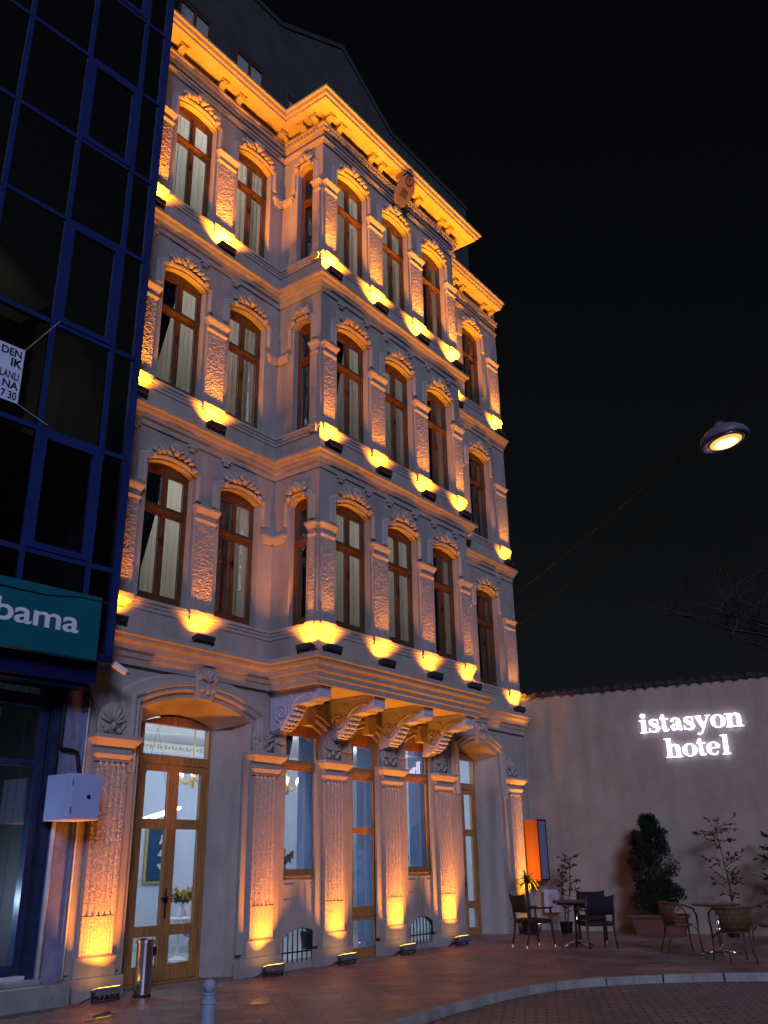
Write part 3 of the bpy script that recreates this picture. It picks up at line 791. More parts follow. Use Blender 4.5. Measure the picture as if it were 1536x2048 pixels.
# ---- flood lamps
ORANGE = (1, .29, .010)
lrnd = random.Random(31)
def flood(loc, nrm, label, e, group='orange uplights fixed along the hotel ledges', ground=False, tilt=9., size=122, blend=1., w_=.175):
    """a flat box lamp on a U bracket; nrm = outward direction of the wall (2D)"""
    rz = math.atan2(nrm[0], -nrm[1])                  # local -y faces outward
    t = thing('flood_lamp', label, 'floodlight', loc, rz, group)
    h = MB(); h.hexa([(-w_, -.075, .075), (w_, -.075, .075), (w_, .045, .06), (-w_, .045, .06)], [(-w_ - .01, -.08, .165), (w_ + .01, -.08, .165), (w_ + .01, .06, .130), (-w_ - .01, .06, .130)])
    for q in range(5): h.box(-w_ + .05 + q * .075, -w_ + .065 + q * .075, -.06, .04, .045, .07)
    h.build('housing', 'lampg' if ground else 'lamp', t, bevel=.006)
    g = MB(); g.add([(-w_ + .015, -.068, .166), (w_ - .015, -.068, .166), (w_ - .015, .05, .136), (-w_ + .015, .05, .136)], [(0, 1, 2, 3)]); g.build('lens', 'lensg' if ground else 'lens', t)
    b = MB()
    for sg in (-1, 1): b.box(sg * (w_ + .012) - .006, sg * (w_ + .012) + .006, -.03, .01, .0, .12)
    b.box(-w_ - .02, w_ + .02, -.03, .01, .0, .010); b.tube([(-w_ * .3, .04, .08), (-w_ - .08, .05, .03), (-w_ - .14, .07, .005)], .009, 6)
    b.build('bracket', 'lamp', t)
    l = bpy.data.lights.new('lamp_light', 'AREA'); l.energy = e * lrnd.uniform(.8, 1.15); l.color = (1, ORANGE[1] * lrnd.uniform(.9, 1.1), ORANGE[2]); l.shape = 'RECTANGLE'; l.size = 1.7 * w_; l.size_y = .03; l.spread = R(size)
    o = bpy.data.objects.new('lamp_light', l); col.objects.link(o); o.parent = t; o.location = (0, -.005, .175)
    tilt += lrnd.uniform(-2.5, 2.5); d = Vector((lrnd.uniform(-.04, .04), math.sin(R(tilt)), math.cos(R(tilt)))); o.rotation_euler = d.to_track_quat('-Z', 'Y').to_euler()
    return t
E0 = 150
for k in (1, 2, 3):
    z = ZK[k] + .02; fl = {1: 'lowest', 2: 'middle', 3: 'top'}[k]; oo = .145; e = {1: 34, 2: 46, 3: 122}[k]
    flood((.18, -oo, z), (0, -1), f'small dark box uplight on the {fl} ledge beside the blue glass building', e)
    flood((1.82, -oo, z), (0, -1), f'small dark box uplight on the {fl} ledge between the two windows left of the bay', e)
    for x, wn in ((3.60, 'at the left corner of the bay front'), (5.06, 'left of the middle bay window'), (6.55, 'right of the middle bay window'), (7.93, 'at the right corner of the bay front')):
        flood((x, -D - oo, z), (0, -1), f'small dark box uplight on the {fl} ledge {wn}', e)
    flood((9.6, -oo, z + DZ), (0, -1), f'small dark box uplight on the {fl} ledge tucked behind the right side of the bay', e)
    flood((11.68, -oo, z + DZ), (0, -1), f'small dark box uplight on the {fl} ledge at the far right end of the hotel', e)
flood((XB0 - .145, -.96, ZK[1] + .02), (-1, 0), 'small dark box uplight on the flank of the bay above the first carved console', 28, w_=.15)
GE = 37
for c, wn in zip(PG, ('beside the steel ash bin', 'between the left entrance and the first basement grille', 'between the first basement grille and the middle door',
                      'between the middle door and the second basement grille', 'between the second basement grille and the right entrance', 'behind the potted palm at the far right')):
    flood((c + .02, -.34, zg(c, 0)), (0, -1), f'pavement floodlight at the pilaster {wn}', GE if c < 11 else GE * .7, 'floodlights on the pavement at the pilaster feet', True, tilt=5., size=88 if c < 11 else 40)

# ---- doors of the ground floor and lobby windows
def door_leaf(parent, x0, x1, y, zr, m='pine'):
    f = MB(); S = .095
    f.box(x0, x0 + S, y - .03, y + .03, .03, zr[-1]); f.box(x1 - S, x1, y - .03, y + .03, .03, zr[-1])
    for a, b in ((.03, .24), (zr[0], zr[0] + .14), (zr[1], zr[1] + .14), (zr[-1] - .10, zr[-1])): f.box(x0 + S, x1 - S, y - .029, y + .029, a, b)
    o = f.build('door_leaf', m, parent, bevel=.006)
    g = MB()
    for a, b in ((.24, zr[0]), (zr[0] + .14, zr[1]), (zr[1] + .14, zr[-1] - .10)): g.add([(x0 + S, y, a), (x1 - S, y, a), (x1 - S, y, b), (x0 + S, y, b)], [(0, 1, 2, 3)])
    g.build('pane', 'glass', o, fix=False)
    return o
def double_door(c, hw, y, zh, zt, group=None):
    f = MB(); a, b = c - hw, c + hw
    f.box(a, a + .05, y - .05, y + .05, 0, zt); f.box(b - .05, b, y - .05, y + .05, 0, zt); f.box(a + .05, b - .05, y - .05, y + .05, zh, zh + .13)
    f.fprism(lambda s, z, o: (s, y - o, z), [(a, zt)] + arc(c, hw, zt, .14) + [(b, zt)], -.05, .05)
    f.box(a, b, y - .08, y + .06, -.02, .028)
    o = f.build('entrance_door', 'pine', hotel)
    g = MB(); g.add([(a + .05, y, zh + .13), (b - .05, y, zh + .13), (b - .05, y, zt), (a + .05, y, zt)], [(0, 1, 2, 3)]); g.build('transom_pane', 'glass', o, fix=False)
    door_leaf(o, a + .055, c - .004, y, (.60, 2.02, zh - .005)); lf = door_leaf(o, c + .004, b - .055, y, (.60, 2.02, zh - .005))
    h = MB(); h.box(c - .03, c - .01, y - .045, y - .031, .82, 1.22); h.box(c - .055, c + .015, y - .044, y - .032, 1.02, 1.10)
    h.tube([(c - .02, y - .04, 1.10), (c - .02, y - .09, 1.10), (c - .15, y - .09, 1.085)], .011, 6); h.build('handle', 'iron', o)
    return o
double_door(D1[0], .68, .52, 2.93, 3.50); double_door(D3[0], .55, .52, 2.98, 3.60)
window(fm, W1[0], W1[1], 1.29, 3.60, .14, 3.0, inset=-.06, wood='pine', single=True, sash=.03)
window(fm, W3[0], W3[1], 1.29, 3.62, .14, 3.0, inset=-.06, wood='pine', single=True, sash=.03)
o = window(fm, D2[0], D2[1], .0, 3.60, .14, 2.96, inset=-.06, wood='pine', single=True, lowbar=.66, name='garden_door', sash=.06)
m = MB(); m.fbox(fm, D2[0] - .34, D2[0] + .34, 2.0, 2.10, -.12, -.05); m.build('door_rail', 'pine', o)
for c, hw, zb in ((W1[0], W1[1], .1), (W3[0], W3[1], .13)):
    g = MB(); ap = arc(c, hw - .02, .42, .16)
    for q in range(8):
        x = c - hw + .06 + q * (2 * hw - .12) / 7; zt_ = .42 + .16 * (1 - ((x - c) / hw) ** 2)
        g.tube([fm(x, zb, -.03), fm(x, zt_, -.03)], .011, 6)
    g.tube([fm(c - hw, zb + .14, -.03), fm(c + hw, zb + .14, -.03)], .012, 6); g.tube([fm(a_, b_, -.03) for a_, b_ in ap], .013, 6)
    gr = g.build('basement_grille', 'iron', hotel)
    p = MB(); p.add([fm(c - hw, zb, -.10), fm(c + hw, zb, -.10), fm(c + hw, .6, -.10), fm(c - hw, .6, -.10)], [(0, 1, 2, 3)]); p.build('pane', 'glass', gr, fix=False)

# ---- the lobby
lb = MB(); X0, X1, Y0, Y1, H_ = .05, 11.9, .56, 5.0, 3.96
lb.add([(X0, Y1, 0), (X1, Y1, 0), (X1, Y1, H_), (X0, Y1, H_)], [(0, 1, 2, 3)])
lb.add([(X0, Y0, 0), (X0, Y1, 0), (X0, Y1, H_), (X0, Y0, H_)], [(0, 1, 2, 3)]); lb.add([(X1, Y0, 0), (X1, Y1, 0), (X1, Y1, H_), (X1, Y0, H_)], [(0, 1, 2, 3)])
def seg(a, b, z0=0., z1=H_): z0 = max(z0, .62); lb.add([(a, Y0, z0), (b, Y0, z0), (b, Y0, z1), (a, Y0, z1)], [(0, 1, 2, 3)])
cur = X0
for c, hw, zb, zt_ in ((D1[0], .69, 0, 3.62), (W1[0], W1[1] + .02, 1.28, 3.72), (D2[0], D2[1] + .02, 0, 3.72), (W3[0], W3[1] + .02, 1.28, 3.74), (D3[0], .56, 0, 3.72)):
    seg(cur, c - hw); seg(c - hw, c + hw, zt_, H_)
    if zb: seg(c - hw, c + hw, .62, zb); 
    cur = c + hw
seg(cur, X1)
for c, wd in ((7.0, .5), (3.1, .45)): lb.box(c - wd / 2, c + wd / 2, 3.6, 4.1, 0, H_)
lb.build('lobby_wall', 'lwall', hotel, fix=False)
m = MB(); m.add([(X0, .5, .012), (X1, .5, .012), (X1, Y1, .012), (X0, Y1, .012)], [(0, 1, 2, 3)]); m.build('lobby_floor', 'lfloor', hotel, fix=False)
m = MB(); m.add([(X0, .1, H_), (X1, .1, H_), (X1, Y1, H_), (X0, Y1, H_)], [(0, 1, 2, 3)])
m.tube([(4.1 + .95 * math.cos(R(t)), 3.0 + .95 * math.sin(R(t)), H_ - .01) for t in range(0, 361, 15)], .025, 6); m.lathe([(.09, H_ - .06), (.11, H_ - .01)], (2.9, 2.6, 0), 14)
m.build('lobby_ceiling', 'lceil', hotel, fix=False)
m = MB(); m.psweep([(X0, Y1), (X1, Y1)], [(0, 3.74), (.03, 3.74), (.05, 3.80), (.07, 3.82), (.08, 3.92), (.12, 3.95), (0, 3.955)]); co = m.build('crown_moulding', 'lceil', hotel)
m = MB()
for i in range(60):
    x = X0 + .15 + i * .195; m.ell(fm, x, 3.86, -Y1 + .075, .03, .045, .02); m.ell(fm, x + .09, 3.85, -Y1 + .075, .045, .018, .02, .5)
m.build('gilded_frieze', 'gold', co, smooth=True)
COOL = (.84, .92, 1)
for x, y, e in ((2.2, 2.6, 105), (5.9, 2.4, 95), (9.6, 2.6, 75)): point('lobby_light', (x, y, 3.4), e, COOL, hotel, .25)
for x, y, lab in ((4.55, 3.0, 'gilt chandelier of lit bulbs glimpsed through the left entrance door'), (7.15, 3.0, 'gilt chandelier of lit bulbs glimpsed through the ground floor window beside the left entrance')):
    t = thing('chandelier', lab, 'chandelier', (x, y, H_), 0, 'lobby chandeliers')
    m = MB(); m.tube([(0, 0, 0), (0, 0, -.6)], .012, 6); m.lathe([(.01, -1.1), (.05, -1.05), (.03, -.9), (.06, -.75), (.02, -.6)], n=10); m.build('stem', 'gold', t, smooth=True)
    for q in range(8):
        a = q * math.pi / 4; cx_, sx_ = math.cos(a), math.sin(a)
        m = MB(); m.tube([(.03 * cx_, .03 * sx_, -.9), (.15 * cx_, .15 * sx_, -1.02), (.27 * cx_, .27 * sx_, -.98), (.30 * cx_, .30 * sx_, -.88)], .010, 6); ar = m.build('arm', 'gold', t, smooth=True)
        m = MB(); m.lathe([(.004, -.88), (.02, -.85), (.018, -.80), (.003, -.76)], (.30 * cx_, .30 * sx_, 0), 8); m.build('bulb', 'bulb', ar, smooth=True)
t = thing('ring_pendant', 'glowing white ring pendant with straight bars inside the left entrance', 'pendant lamp', (3.9, 3.3, 2.35))
m = MB(); m.tube([(.5 * math.cos(R(a)), .5 * math.sin(R(a)), .16 * math.cos(R(a + 40))) for a in range(0, 361, 15)], .018, 6); m.build('ring', 'neon', t, smooth=True)
m = MB(); m.tube([(-.7, -.3, -.12), (-.35, .0, -.06)], .016, 6); m.tube([(.3, -.3, -.18), (.62, .05, -.12)], .016, 6); m.build('bar', 'neon', t)
m = MB(); m.tube([(0, .5, 0), (0, 0, 1.6), (0, -.5, 0)], .004, 5); m.build('cable', 'iron', t)
t = thing('picture', 'tall framed dark blue picture with pale flowers on the lobby wall', 'picture', (5.52, 4.97, 1.2))
m = MB(); m.box(-.36, -.32, -.03, .02, 0, 1.08); m.box(.32, .36, -.03, .02, 0, 1.08); m.box(-.32, .32, -.03, .02, 0, .04); m.box(-.32, .32, -.03, .02, 1.04, 1.08); m.build('frame', 'gold', t)
m = MB(); m.box(-.32, .32, -.015, .0, .04, 1.04); m.build('canvas', 'art', t)
m = MB()
for q in range(16): m.ell(lambda s, z, o: (s, -o - .015, z), .10 + .09 * math.sin(q * 1.3), .14 + q * .05, .004, .05 + .02 * (q % 3), .03, .006, q * .8)
m.build('painted_blossom', 'pale', t)
t = thing('armchair', 'cream quilted tub armchair with gilt legs in the lobby', 'armchair', (5.65, 3.7, .012), R(-120))
m = MB()
for q in range(13):
    a0, a1 = R(60 + q * 240 / 13), R(60 + (q + 1) * 240 / 13)
    p = lambda a, r, z: (r * math.cos(a), r * math.sin(a), z); h0 = .75 + .12 * math.cos(a0 - math.pi); h1 = .75 + .12 * math.cos(a1 - math.pi)
    m.hexa([p(a0, .28, .25), p(a1, .28, .25), p(a1, .36, .28), p(a0, .36, .28)], [p(a0, .32, h0), p(a1, .32, h1), p(a1, .40, h1 - .02), p(a0, .40, h0 - .02)])
m.build('backrest', 'cream', t, smooth=True)
m = MB(); m.lathe([(.29, .26), (.31, .30), (.31, .40), (.26, .44)], n=20); m.build('seat', 'cream', t, smooth=True)
for a in (45, 135, 225, 315):
    m = MB(); m.tube([(.26 * math.cos(R(a)), .26 * math.sin(R(a)), .27), (.30 * math.cos(R(a)), .30 * math.sin(R(a)), .12), (.28 * math.cos(R(a)), .28 * math.sin(R(a)), 0)], [.025, .018, .012], 6); m.build('leg', 'gold', t, smooth=True)
def bouquet(name, label, loc, petal, leafm, n, r, h):
    t = thing(name, label, 'flowers', loc)
    m = MB(); m.lathe([(.05, 0), (.07, .06), (.05, .16), (.035, .2), (.045, .24)], n=12); m.build('vase', 'white', t, smooth=True)
    a = MB(); b = MB(); rr = random.Random(len(label))
    for q in range(n):
        th = rr.random() * 6.28; ra = r * math.sqrt(rr.random()); x, y, z = ra * math.cos(th), ra * math.sin(th), .24 + h * (.3 + .7 * rr.random())
        b.tube([(0, 0, .2), (x, y, z)], .004, 4)
        for e in range(5): a.ell(lambda s, zz, o: (x + s, y - o, z + zz), .02 * math.cos(e * 1.26), .02 * math.sin(e * 1.26), .01, .018, .024, .012, e * 1.26, 6, 3)
        b.ell(lambda s, zz, o: (x * .8 + s, y * .8 - o, z * .8 + zz), 0, 0, 0, .02, .05, .006, rr.random() * 3)
    b.build('foliage', leafm, t); a.build('blossom', petal, t, smooth=True)
bouquet('flower_vase', 'pink flowers in a white vase on the window sill next to the left entrance', (4.30, .40, 1.281), 'pink', 'leaf', 16, .14, .24)
bouquet('flower_vase', 'pink flowers in a white vase on the window sill next to the right entrance', (7.66, .40, 1.281), 'pink', 'leaf', 12, .11, .22)
t = thing('side_table', 'small pale lobby table under yellow flowers', 'table', (4.1, 2.6, .012))
m = MB(); m.lathe([(.24, .62), (.27, .64), (.27, .67), (.24, .68)], n=20); m.build('tabletop', 'white', t); m = MB(); m.lathe([(.16, 0), (.15, .03), (.03, .08), (.03, .62)], n=12); m.build('pedestal', 'white', t)
bouquet('flower_vase', 'bushy yellow flowers in a vase on the lobby side table', (4.1, 2.6, .692), 'yellow', 'dry', 40, .26, .22)
t = thing('lobby_plant', 'leafy potted plant standing inside the middle door', 'plant', (7.0, 2.2, .012))
m = MB(); m.lathe([(.13, 0), (.17, .28), (.18, .3)], n=14); m.build('pot', 'potm', t)
m = MB(); rr = random.Random(3)
for q in range(60):
    th = rr.random() * 6.28; z = .4 + rr.random() * .7; ra = .1 + rr.random() * .22
    m.ell(lambda s, zz, o: (ra * math.cos(th) + s, ra * math.sin(th) - o, z + zz), 0, 0, 0, .03, .10, .006, rr.random() * 6.28, 6, 4)
m.tube([(0, 0, .2), (0, 0, 1.0)], .015, 6); m.build('foliage', 'leaf', t)
for c, hw, lab, w0 in ((W1[0], W1[1], 'dark green drape tied to the left in the window beside the left entrance', .58), (D2[0], D2[1], 'dark green drape hanging behind the fanlight of the middle door', .5),
                       (W3[0], W3[1], 'dark green drape at the left edge of the window beside the right entrance', .2)):
    t = thing('drape', lab, 'curtain', (0, 0, 0), 0, 'dark lobby drapes'); m = MB(); sheet(m, fm, c - hw + .40, c - hw + .40 + w0 * .82, 1.9 if w0 > .3 else 1.4, 3.75, -.64, .03, .12, tie=.9 if w0 > .55 else .3, n=40); m.build('drape_panel', 'green', t, smooth=True, fix=False)

# ------------------------------------------------------------------ blue glass building on the left
oa = R(-3.5); od = Vector((math.cos(oa), math.sin(oa), 0)); on = Vector((od.y, -od.x, 0)); oo_ = Vector((-.15, -.58, 0))
def fo(s, z, o): p = oo_ - s * od + o * on; return (p.x, p.y, z)
off = thing('office_building', 'dark office block with blue framed tinted glass grid and navy shop front', 'building')
CS = [0, .46, 1.39, 2.37, 3.33, 4.29, 5.25, 6.2, 7.2]; RZ = [4.06, 5.23, 6.90, 8.52, 10.27, 11.78, 13.43, 14.98, 16.55, 18.1, 19.7]
g = MB()
for i, s_ in enumerate(CS):
    hw = .035 if i else .05; g.fbox(fo, s_ - hw, s_ + hw, RZ[0], RZ[-1], -.06, .022) if i else g.fbox(fo, 0, .09, RZ[0], RZ[-1], -.3, .06)
for z in RZ:
    for a, b in zip(CS[:-1], CS[1:]): g.fbox(fo, a + (.035 if a else .09), b - .035, z - .035, z + .035, -.06, .018)
g.build('frame_grid', 'blue', off)
for i in range(len(CS) - 1):
    for j in range(len(RZ) - 1):
        a, b = CS[i] + (.035 if i else .09), CS[i + 1] - .035; z0, z1 = RZ[j] + .035, RZ[j + 1] - .035
        if i in (1, 4) and j % 2 == 1:
            f = MB(); S = .085
            for q in ((a, a + S, z0, z1), (b - S, b, z0, z1), (a + S, b - S, z0, z0 + S), (a + S, b - S, z1 - S, z1)): f.fbox(fo, *q, -.05, .035)
            par = f.build('casement_window', 'blue', off); a, b, z0, z1 = a + S, b - S, z0 + S, z1 - S
        else: par = off
        p = MB(); p.add([fo(a, z0, .0), fo(b, z0, .0), fo(b, z1, .0), fo(a, z1, .0)], [(0, 1, 2, 3)]); p.build('pane', 'dglass', par, fix=False)
m = MB(); dk = mat('office_interior', (.05, .05, .055), .9)
m.add([fo(0, 4.0, -3), fo(7.2, 4.0, -3), fo(7.2, 19.7, -3), fo(0, 19.7, -3)], [(0, 1, 2, 3)])
for z in (4.1, 6.8, 10.35, 13.5, 16.5, 19.69): m.add([fo(.02, z, -.08), fo(7.2, z, -.08), fo(7.2, z, -3), fo(.02, z, -3)], [(0, 1, 2, 3)])
m.add([fo(.02, 4.0, -.08), fo(.02, 4.0, -6), fo(.02, 19.7, -6), fo(.02, 19.7, -.08)], [(0, 1, 2, 3)]); m.add([fo(7.2, 0, -.5), fo(7.2, 0, -6), fo(7.2, 19.7, -6), fo(7.2, 19.7, 0)], [(0, 1, 2, 3)])
m.build('office_shell', dk, off, fix=False)
m = MB(); m.add([fo(.5, 10.2, -.09), fo(3.3, 10.2, -.09), fo(3.3, 10.2, -2.9), fo(.5, 10.2, -2.9)], [(0, 1, 2, 3)]); m.build('suspended_ceiling', 'pale', off, fix=False)
point('office_light', fo(2.6, 9.0, -1.6), 22, (1, .9, .7), off, .2)
m = MB(); m.fbox(fo, 0, 7.2, 3.98, 4.06, -.62, .06); m.build('overhang', 'navy', off)
# shop front below
m = MB(); m.fbox(fo, .16, 7.2, 3.70, 3.979, -.45, -.02); m.fbox(fo, .2, 7.2, 3.66, 3.70, -.40, -.10); m.build('shutter_box', 'navy', off)
m = MB(); m.box(-.34, -.005, -.03, .4, 0, 3.98); m.box(-.08, .0, -.06, -.03, .25, 3.98); m.build('corner_pier', 'pier', off)
m = MB(); xs_ = [-.44, -.58, -1.75, -2.9, -4.2, -6.0]
SY = .12
m.box(-.46, -.34, SY - .08, SY + .1, .30, 3.70); m.box(-.60, -.50, SY - .02, SY + .1, .30, 3.70)
for x in (-1.9, -3.2, -4.5): m.box(x - .05, x + .05, SY - .02, SY + .1, .3, 3.7)
m.box(-6, -.5, SY - .019, SY + .099, 2.70, 2.78); m.box(-6, -.5, SY - .019, SY + .099, 3.45, 3.60); m.box(-6, -.5, SY - .018, SY + .098, .30, .46)
sfm = m.build('shop_frame', mat('shop_frame_metal', (.025, .035, .09), .4, var=.4, vscale=9), off)
m = MB()
for z0, z1 in ((.46, 2.70), (2.78, 3.45)): m.add([(-6, SY + .04, z0), (-.6, SY + .04, z0), (-.6, SY + .04, z1), (-6, SY + .04, z1)], [(0, 1, 2, 3)])
m.build('pane', 'glass', sfm, fix=False)
m = MB()
for i in range(16): m.tube([(-.50 - i * .37, SY - .05, .3), (-.47 - i * .37, SY - .05, 3.7)], .003, 4)
m.build('security_mesh', 'iron', off)
m = MB(); m.add([(-6.2, 1.5, .2), (-.35, 1.5, .2), (-.35, 1.5, 3.98), (-6.2, 1.5, 3.98)], [(0, 1, 2, 3)]); m.build('stone_reflection_wall', 'stone', off, fix=False)  # stands in for the reflection of a stone wall across the street
m = MB(); m.add([(-6.2, .2, .29), (-.3, .2, .29), (-.3, 1.5, .29), (-6.2, 1.5, .29)], [(0, 1, 2, 3)]); m.add([(-.34, .25, .2), (-.34, 1.5, .2), (-.34, 1.5, 3.98), (-.34, .25, 3.98)], [(0, 1, 2, 3)])
m.add([(-6.2, .2, 3.7), (-.3, .2, 3.7), (-.3, 1.5, 3.7), (-6.2, 1.5, 3.7)], [(0, 1, 2, 3)]); m.build('shop_interior', dk, off, fix=False)
m = MB(); m.box(-7.2, -.015, -.25, .2, -.1, .24); m.box(-7.2, -.32, -.10, .2, .24, .30); m.build('shop_step', 'concrete', off, bevel=.012)
m = MB(); m.box(-7.2, -.5, -.02, .12, .301, .345); m.build('threshold', 'pvc', off)
m = MB(); m.tube([(-.36, -.06, .28), (-.36, -.06, 2.05)], .028, 8); m.tube([(-.03, -.075, .26), (-.03, -.075, 3.95)], .012, 6); m.build('white_conduit', 'pvc', off, smooth=True)
m = MB(); m.tube([(-.40, -.06, 3.7), (-.40, -.06, 2.98), (-.37, -.07, 2.93), (-.22, -.07, 2.92), (-.14, -.07, 2.90), (-.12, -.08, 2.80), (-.12, -.15, 2.58)], .026, 8); m.tube([(-.43, -.05, 2.95), (-.43, -.05, 2.55)], .015, 6); m.build('black_pipe', 'rubber', off, smooth=True)
m = MB(); rr = random.Random(5)
for q in range(5):
    x = -.12 + rr.random() * .1; z = 3.35 + rr.random() * .35; m.tube([(x - .04, -.05, z), (x, -.08, z + .03 * rr.random()), (x + .05, -.05, z - .02)], .012, 5)
m.build('loose_cable', 'rubber', off)
t = thing('bare_bulb', 'small lit bulb seen through the dark shop window', 'bulb', (-1.05, .75, 1.15))
m = MB(); m.lathe([(.005, -.03), (.03, -.01), (.034, .015), (.02, .05), (.014, .07)], n=10); m.build('glass', 'bulb', t, smooth=True)
m = MB(); m.lathe([(.016, .07), (.016, .11)], n=10); m.tube([(0, 0, .11), (0, 0, 2.5)], .004, 4); m.build('socket', 'iron', t)
point('shop_fill_light', (0, -.05, 0), 45, (.55, .75, 1), t, .05)  # fill light added to brighten the stone behind the shop glass
# teal sign board
t = thing('shop_sign', 'long teal sign board with pale rounded lettering on the blue glass building', 'sign', fo(.32, 3.95, .07), oa)
ls = lambda s, z, o: (-s, -o, z)
m = MB(); m.fbox(ls, 0, 4.2, 0, .82, 0, .13); m.build('board', 'teal', t, bevel=.006)
tm = Matrix.Translation((-.30, -.133, .30)) @ Matrix.Rotation(R(90), 4, 'X')
text_mesh('bama', .385, .006, tm, 'letters', 'white', t, 'RIGHT', .006, 1.38)
# banner tied to the glass
t = thing('rental_banner', 'white banner with black lettering roped to the tinted glass front', 'banner', fo(1.77, 7.07, .10), oa)
m = MB(); nn = 12
for j in range(nn + 1):
    for i in range(nn + 1): m.v.append((-i * 1.0 / nn, -.02 * max(0, (i - 5) / 7) * math.sin(i * .9) * math.sin(j * .5), j * .79 / nn))
for j in range(nn):
    for i in range(nn): q = j * (nn + 1) + i; m.f.append((q, q + 1, q + nn + 2, q + nn + 1))
m.build('cloth', 'paper', t, smooth=True, fix=False)
def bt(s, z, size, wt, sx=1.): text_mesh(s, size, .001, Matrix.Translation((-.03, -.004, z)) @ Matrix.Rotation(R(90), 4, 'X'), 'lettering', 'black', t, 'RIGHT', wt, sx)
bt('DEN', .645, .15, .003, .95); bt('IK', .50, .16, .005, 1.0); bt('LANLI', .315, .15, .002, .66); bt('NA', .18, .15, .003, 1.0); bt('7 30', .035, .15, .002, .8)
m = MB(); m.tube([(0, 0, .79), (.40, -.04, 1.42)], .004, 4); m.tube([(0, 0, 0), (.42, -.04, -.16)], .004, 4); m.build('rope', 'pvc', t)
t = thing('surveillance_camera', 'white bullet camera under the corner of the blue glass building', 'camera', (.02, -.42, 4.04))
dr = Vector((.75, -.45, -.55)).normalized(); qm = dr.to_track_quat('Z', 'Y').to_matrix()
m = MB(); m.lathe([(.03, 0), (.045, .01), (.045, .20), (.042, .22)], (0, 0, 0), 14, qm); m.build('housing', 'cam', t, smooth=False)
m = MB(); m.lathe([(.034, .215), (.034, .226)], (0, 0, 0), 12, qm); m.tube([dr * .22, dr * .26 + Vector((.02, 0, .01))], .006, 5); m.build('lens', 'rubber', t)
m = MB(); m.tube([dr * .03, (-.08, .05, .02), (-.10, .06, .05)], .014, 6); m.build('mount', 'cam', t)
t = thing('electric_box', 'pale grey steel cabinet on the pier beside the shop window', 'electric box', (-.31, -.0, 2.05))
m = MB(); m.box(-.22, .22, -.58, -.07, 0, .54); m.build('cabinet', 'box', t, bevel=.008)
m = MB(); m.box(-.205, .205, -.592, -.581, .02, .52); o = m.build('door', 'box', t, bevel=.004); m = MB(); m.tube([(-.207, -.596, .08), (-.207, -.596, .14)], .009, 8); m.tube([(-.207, -.596, .40), (-.207, -.596, .46)], .009, 8); m.build('hinge', 'steel', o); m = MB(); m.box(-.20, .20, -.07, .0, .06, .10); m.box(-.20, .20, -.07, .0, .44, .48); m.build('wall_bracket', 'steel', t)
m = MB(); m.lathe([(.024, 0), (.024, .012), (.012, .016)], (.03, -.594, .27), 12, Matrix.Rotation(R(90), 3, 'X')); m.build('lock', 'iron', o)

# ------------------------------------------------------------------ lane wall with the lit name
wd = Vector((.19, -.982, 0)).normalized(); wn_ = Vector((wd.y, -wd.x, 0)); wo = Vector((12.06, .0, 0))
def fw_(s, z, o): p = wo + s * wd + o * wn_; return (p.x, p.y, z)
wl = thing('lane_wall', 'tall plain brown plaster wall with tile coping beyond the cafe tables', 'wall')
m = MB(); m.fbox(fw_, 0, 14, -.2, 5.15, -.3, 0); m.build('wall_face', 'plaster', wl)
m = MB(); m.fbox(fw_, 0, 14, 5.15, 5.19, -.35, .06); rr = random.Random(9)
for i in range(58): s_ = .12 + i * .24; m.tube([fw_(s_, 5.17 + rr.random() * .02, .10), fw_(s_, 5.24 + rr.random() * .02, -.30)], .06, 7)
m.build('tile_coping', 'tile', wl)
# serif letters, drawn as strokes of changing width
def stroke(mb, pts, ws, o):
    n = len(pts); L_, R_ = [], []
    for i in range(n):
        p = Vector(pts[i]); d = (Vector(pts[min(i + 1, n - 1)]) - Vector(pts[max(i - 1, 0)])).normalized(); nn_ = Vector((-d.y, d.x)) * ws[i] / 2
        L_.append(p + nn_); R_.append(p - nn_)
    for i in range(n - 1):
        q = [L_[i], L_[i + 1], R_[i + 1], R_[i]]
        mb.add([(p.x, o, p.y) for p in q] + [(p.x, o + .02, p.y) for p in q], [(0, 1, 2, 3), (7, 6, 5, 4), (0, 1, 5, 4), (2, 3, 7, 6), (1, 2, 6, 5), (3, 0, 4, 7)])
def oval(cx, cz, rx, rz, a0, a1, wmin, wmax, n=16):
    ts = [R(a0 + (a1 - a0) * i / n) for i in range(n + 1)]
    return [(cx + rx * math.cos(t), cz + rz * math.sin(t)) for t in ts], [wmin + (wmax - wmin) * math.cos(t) ** 2 for t in ts]
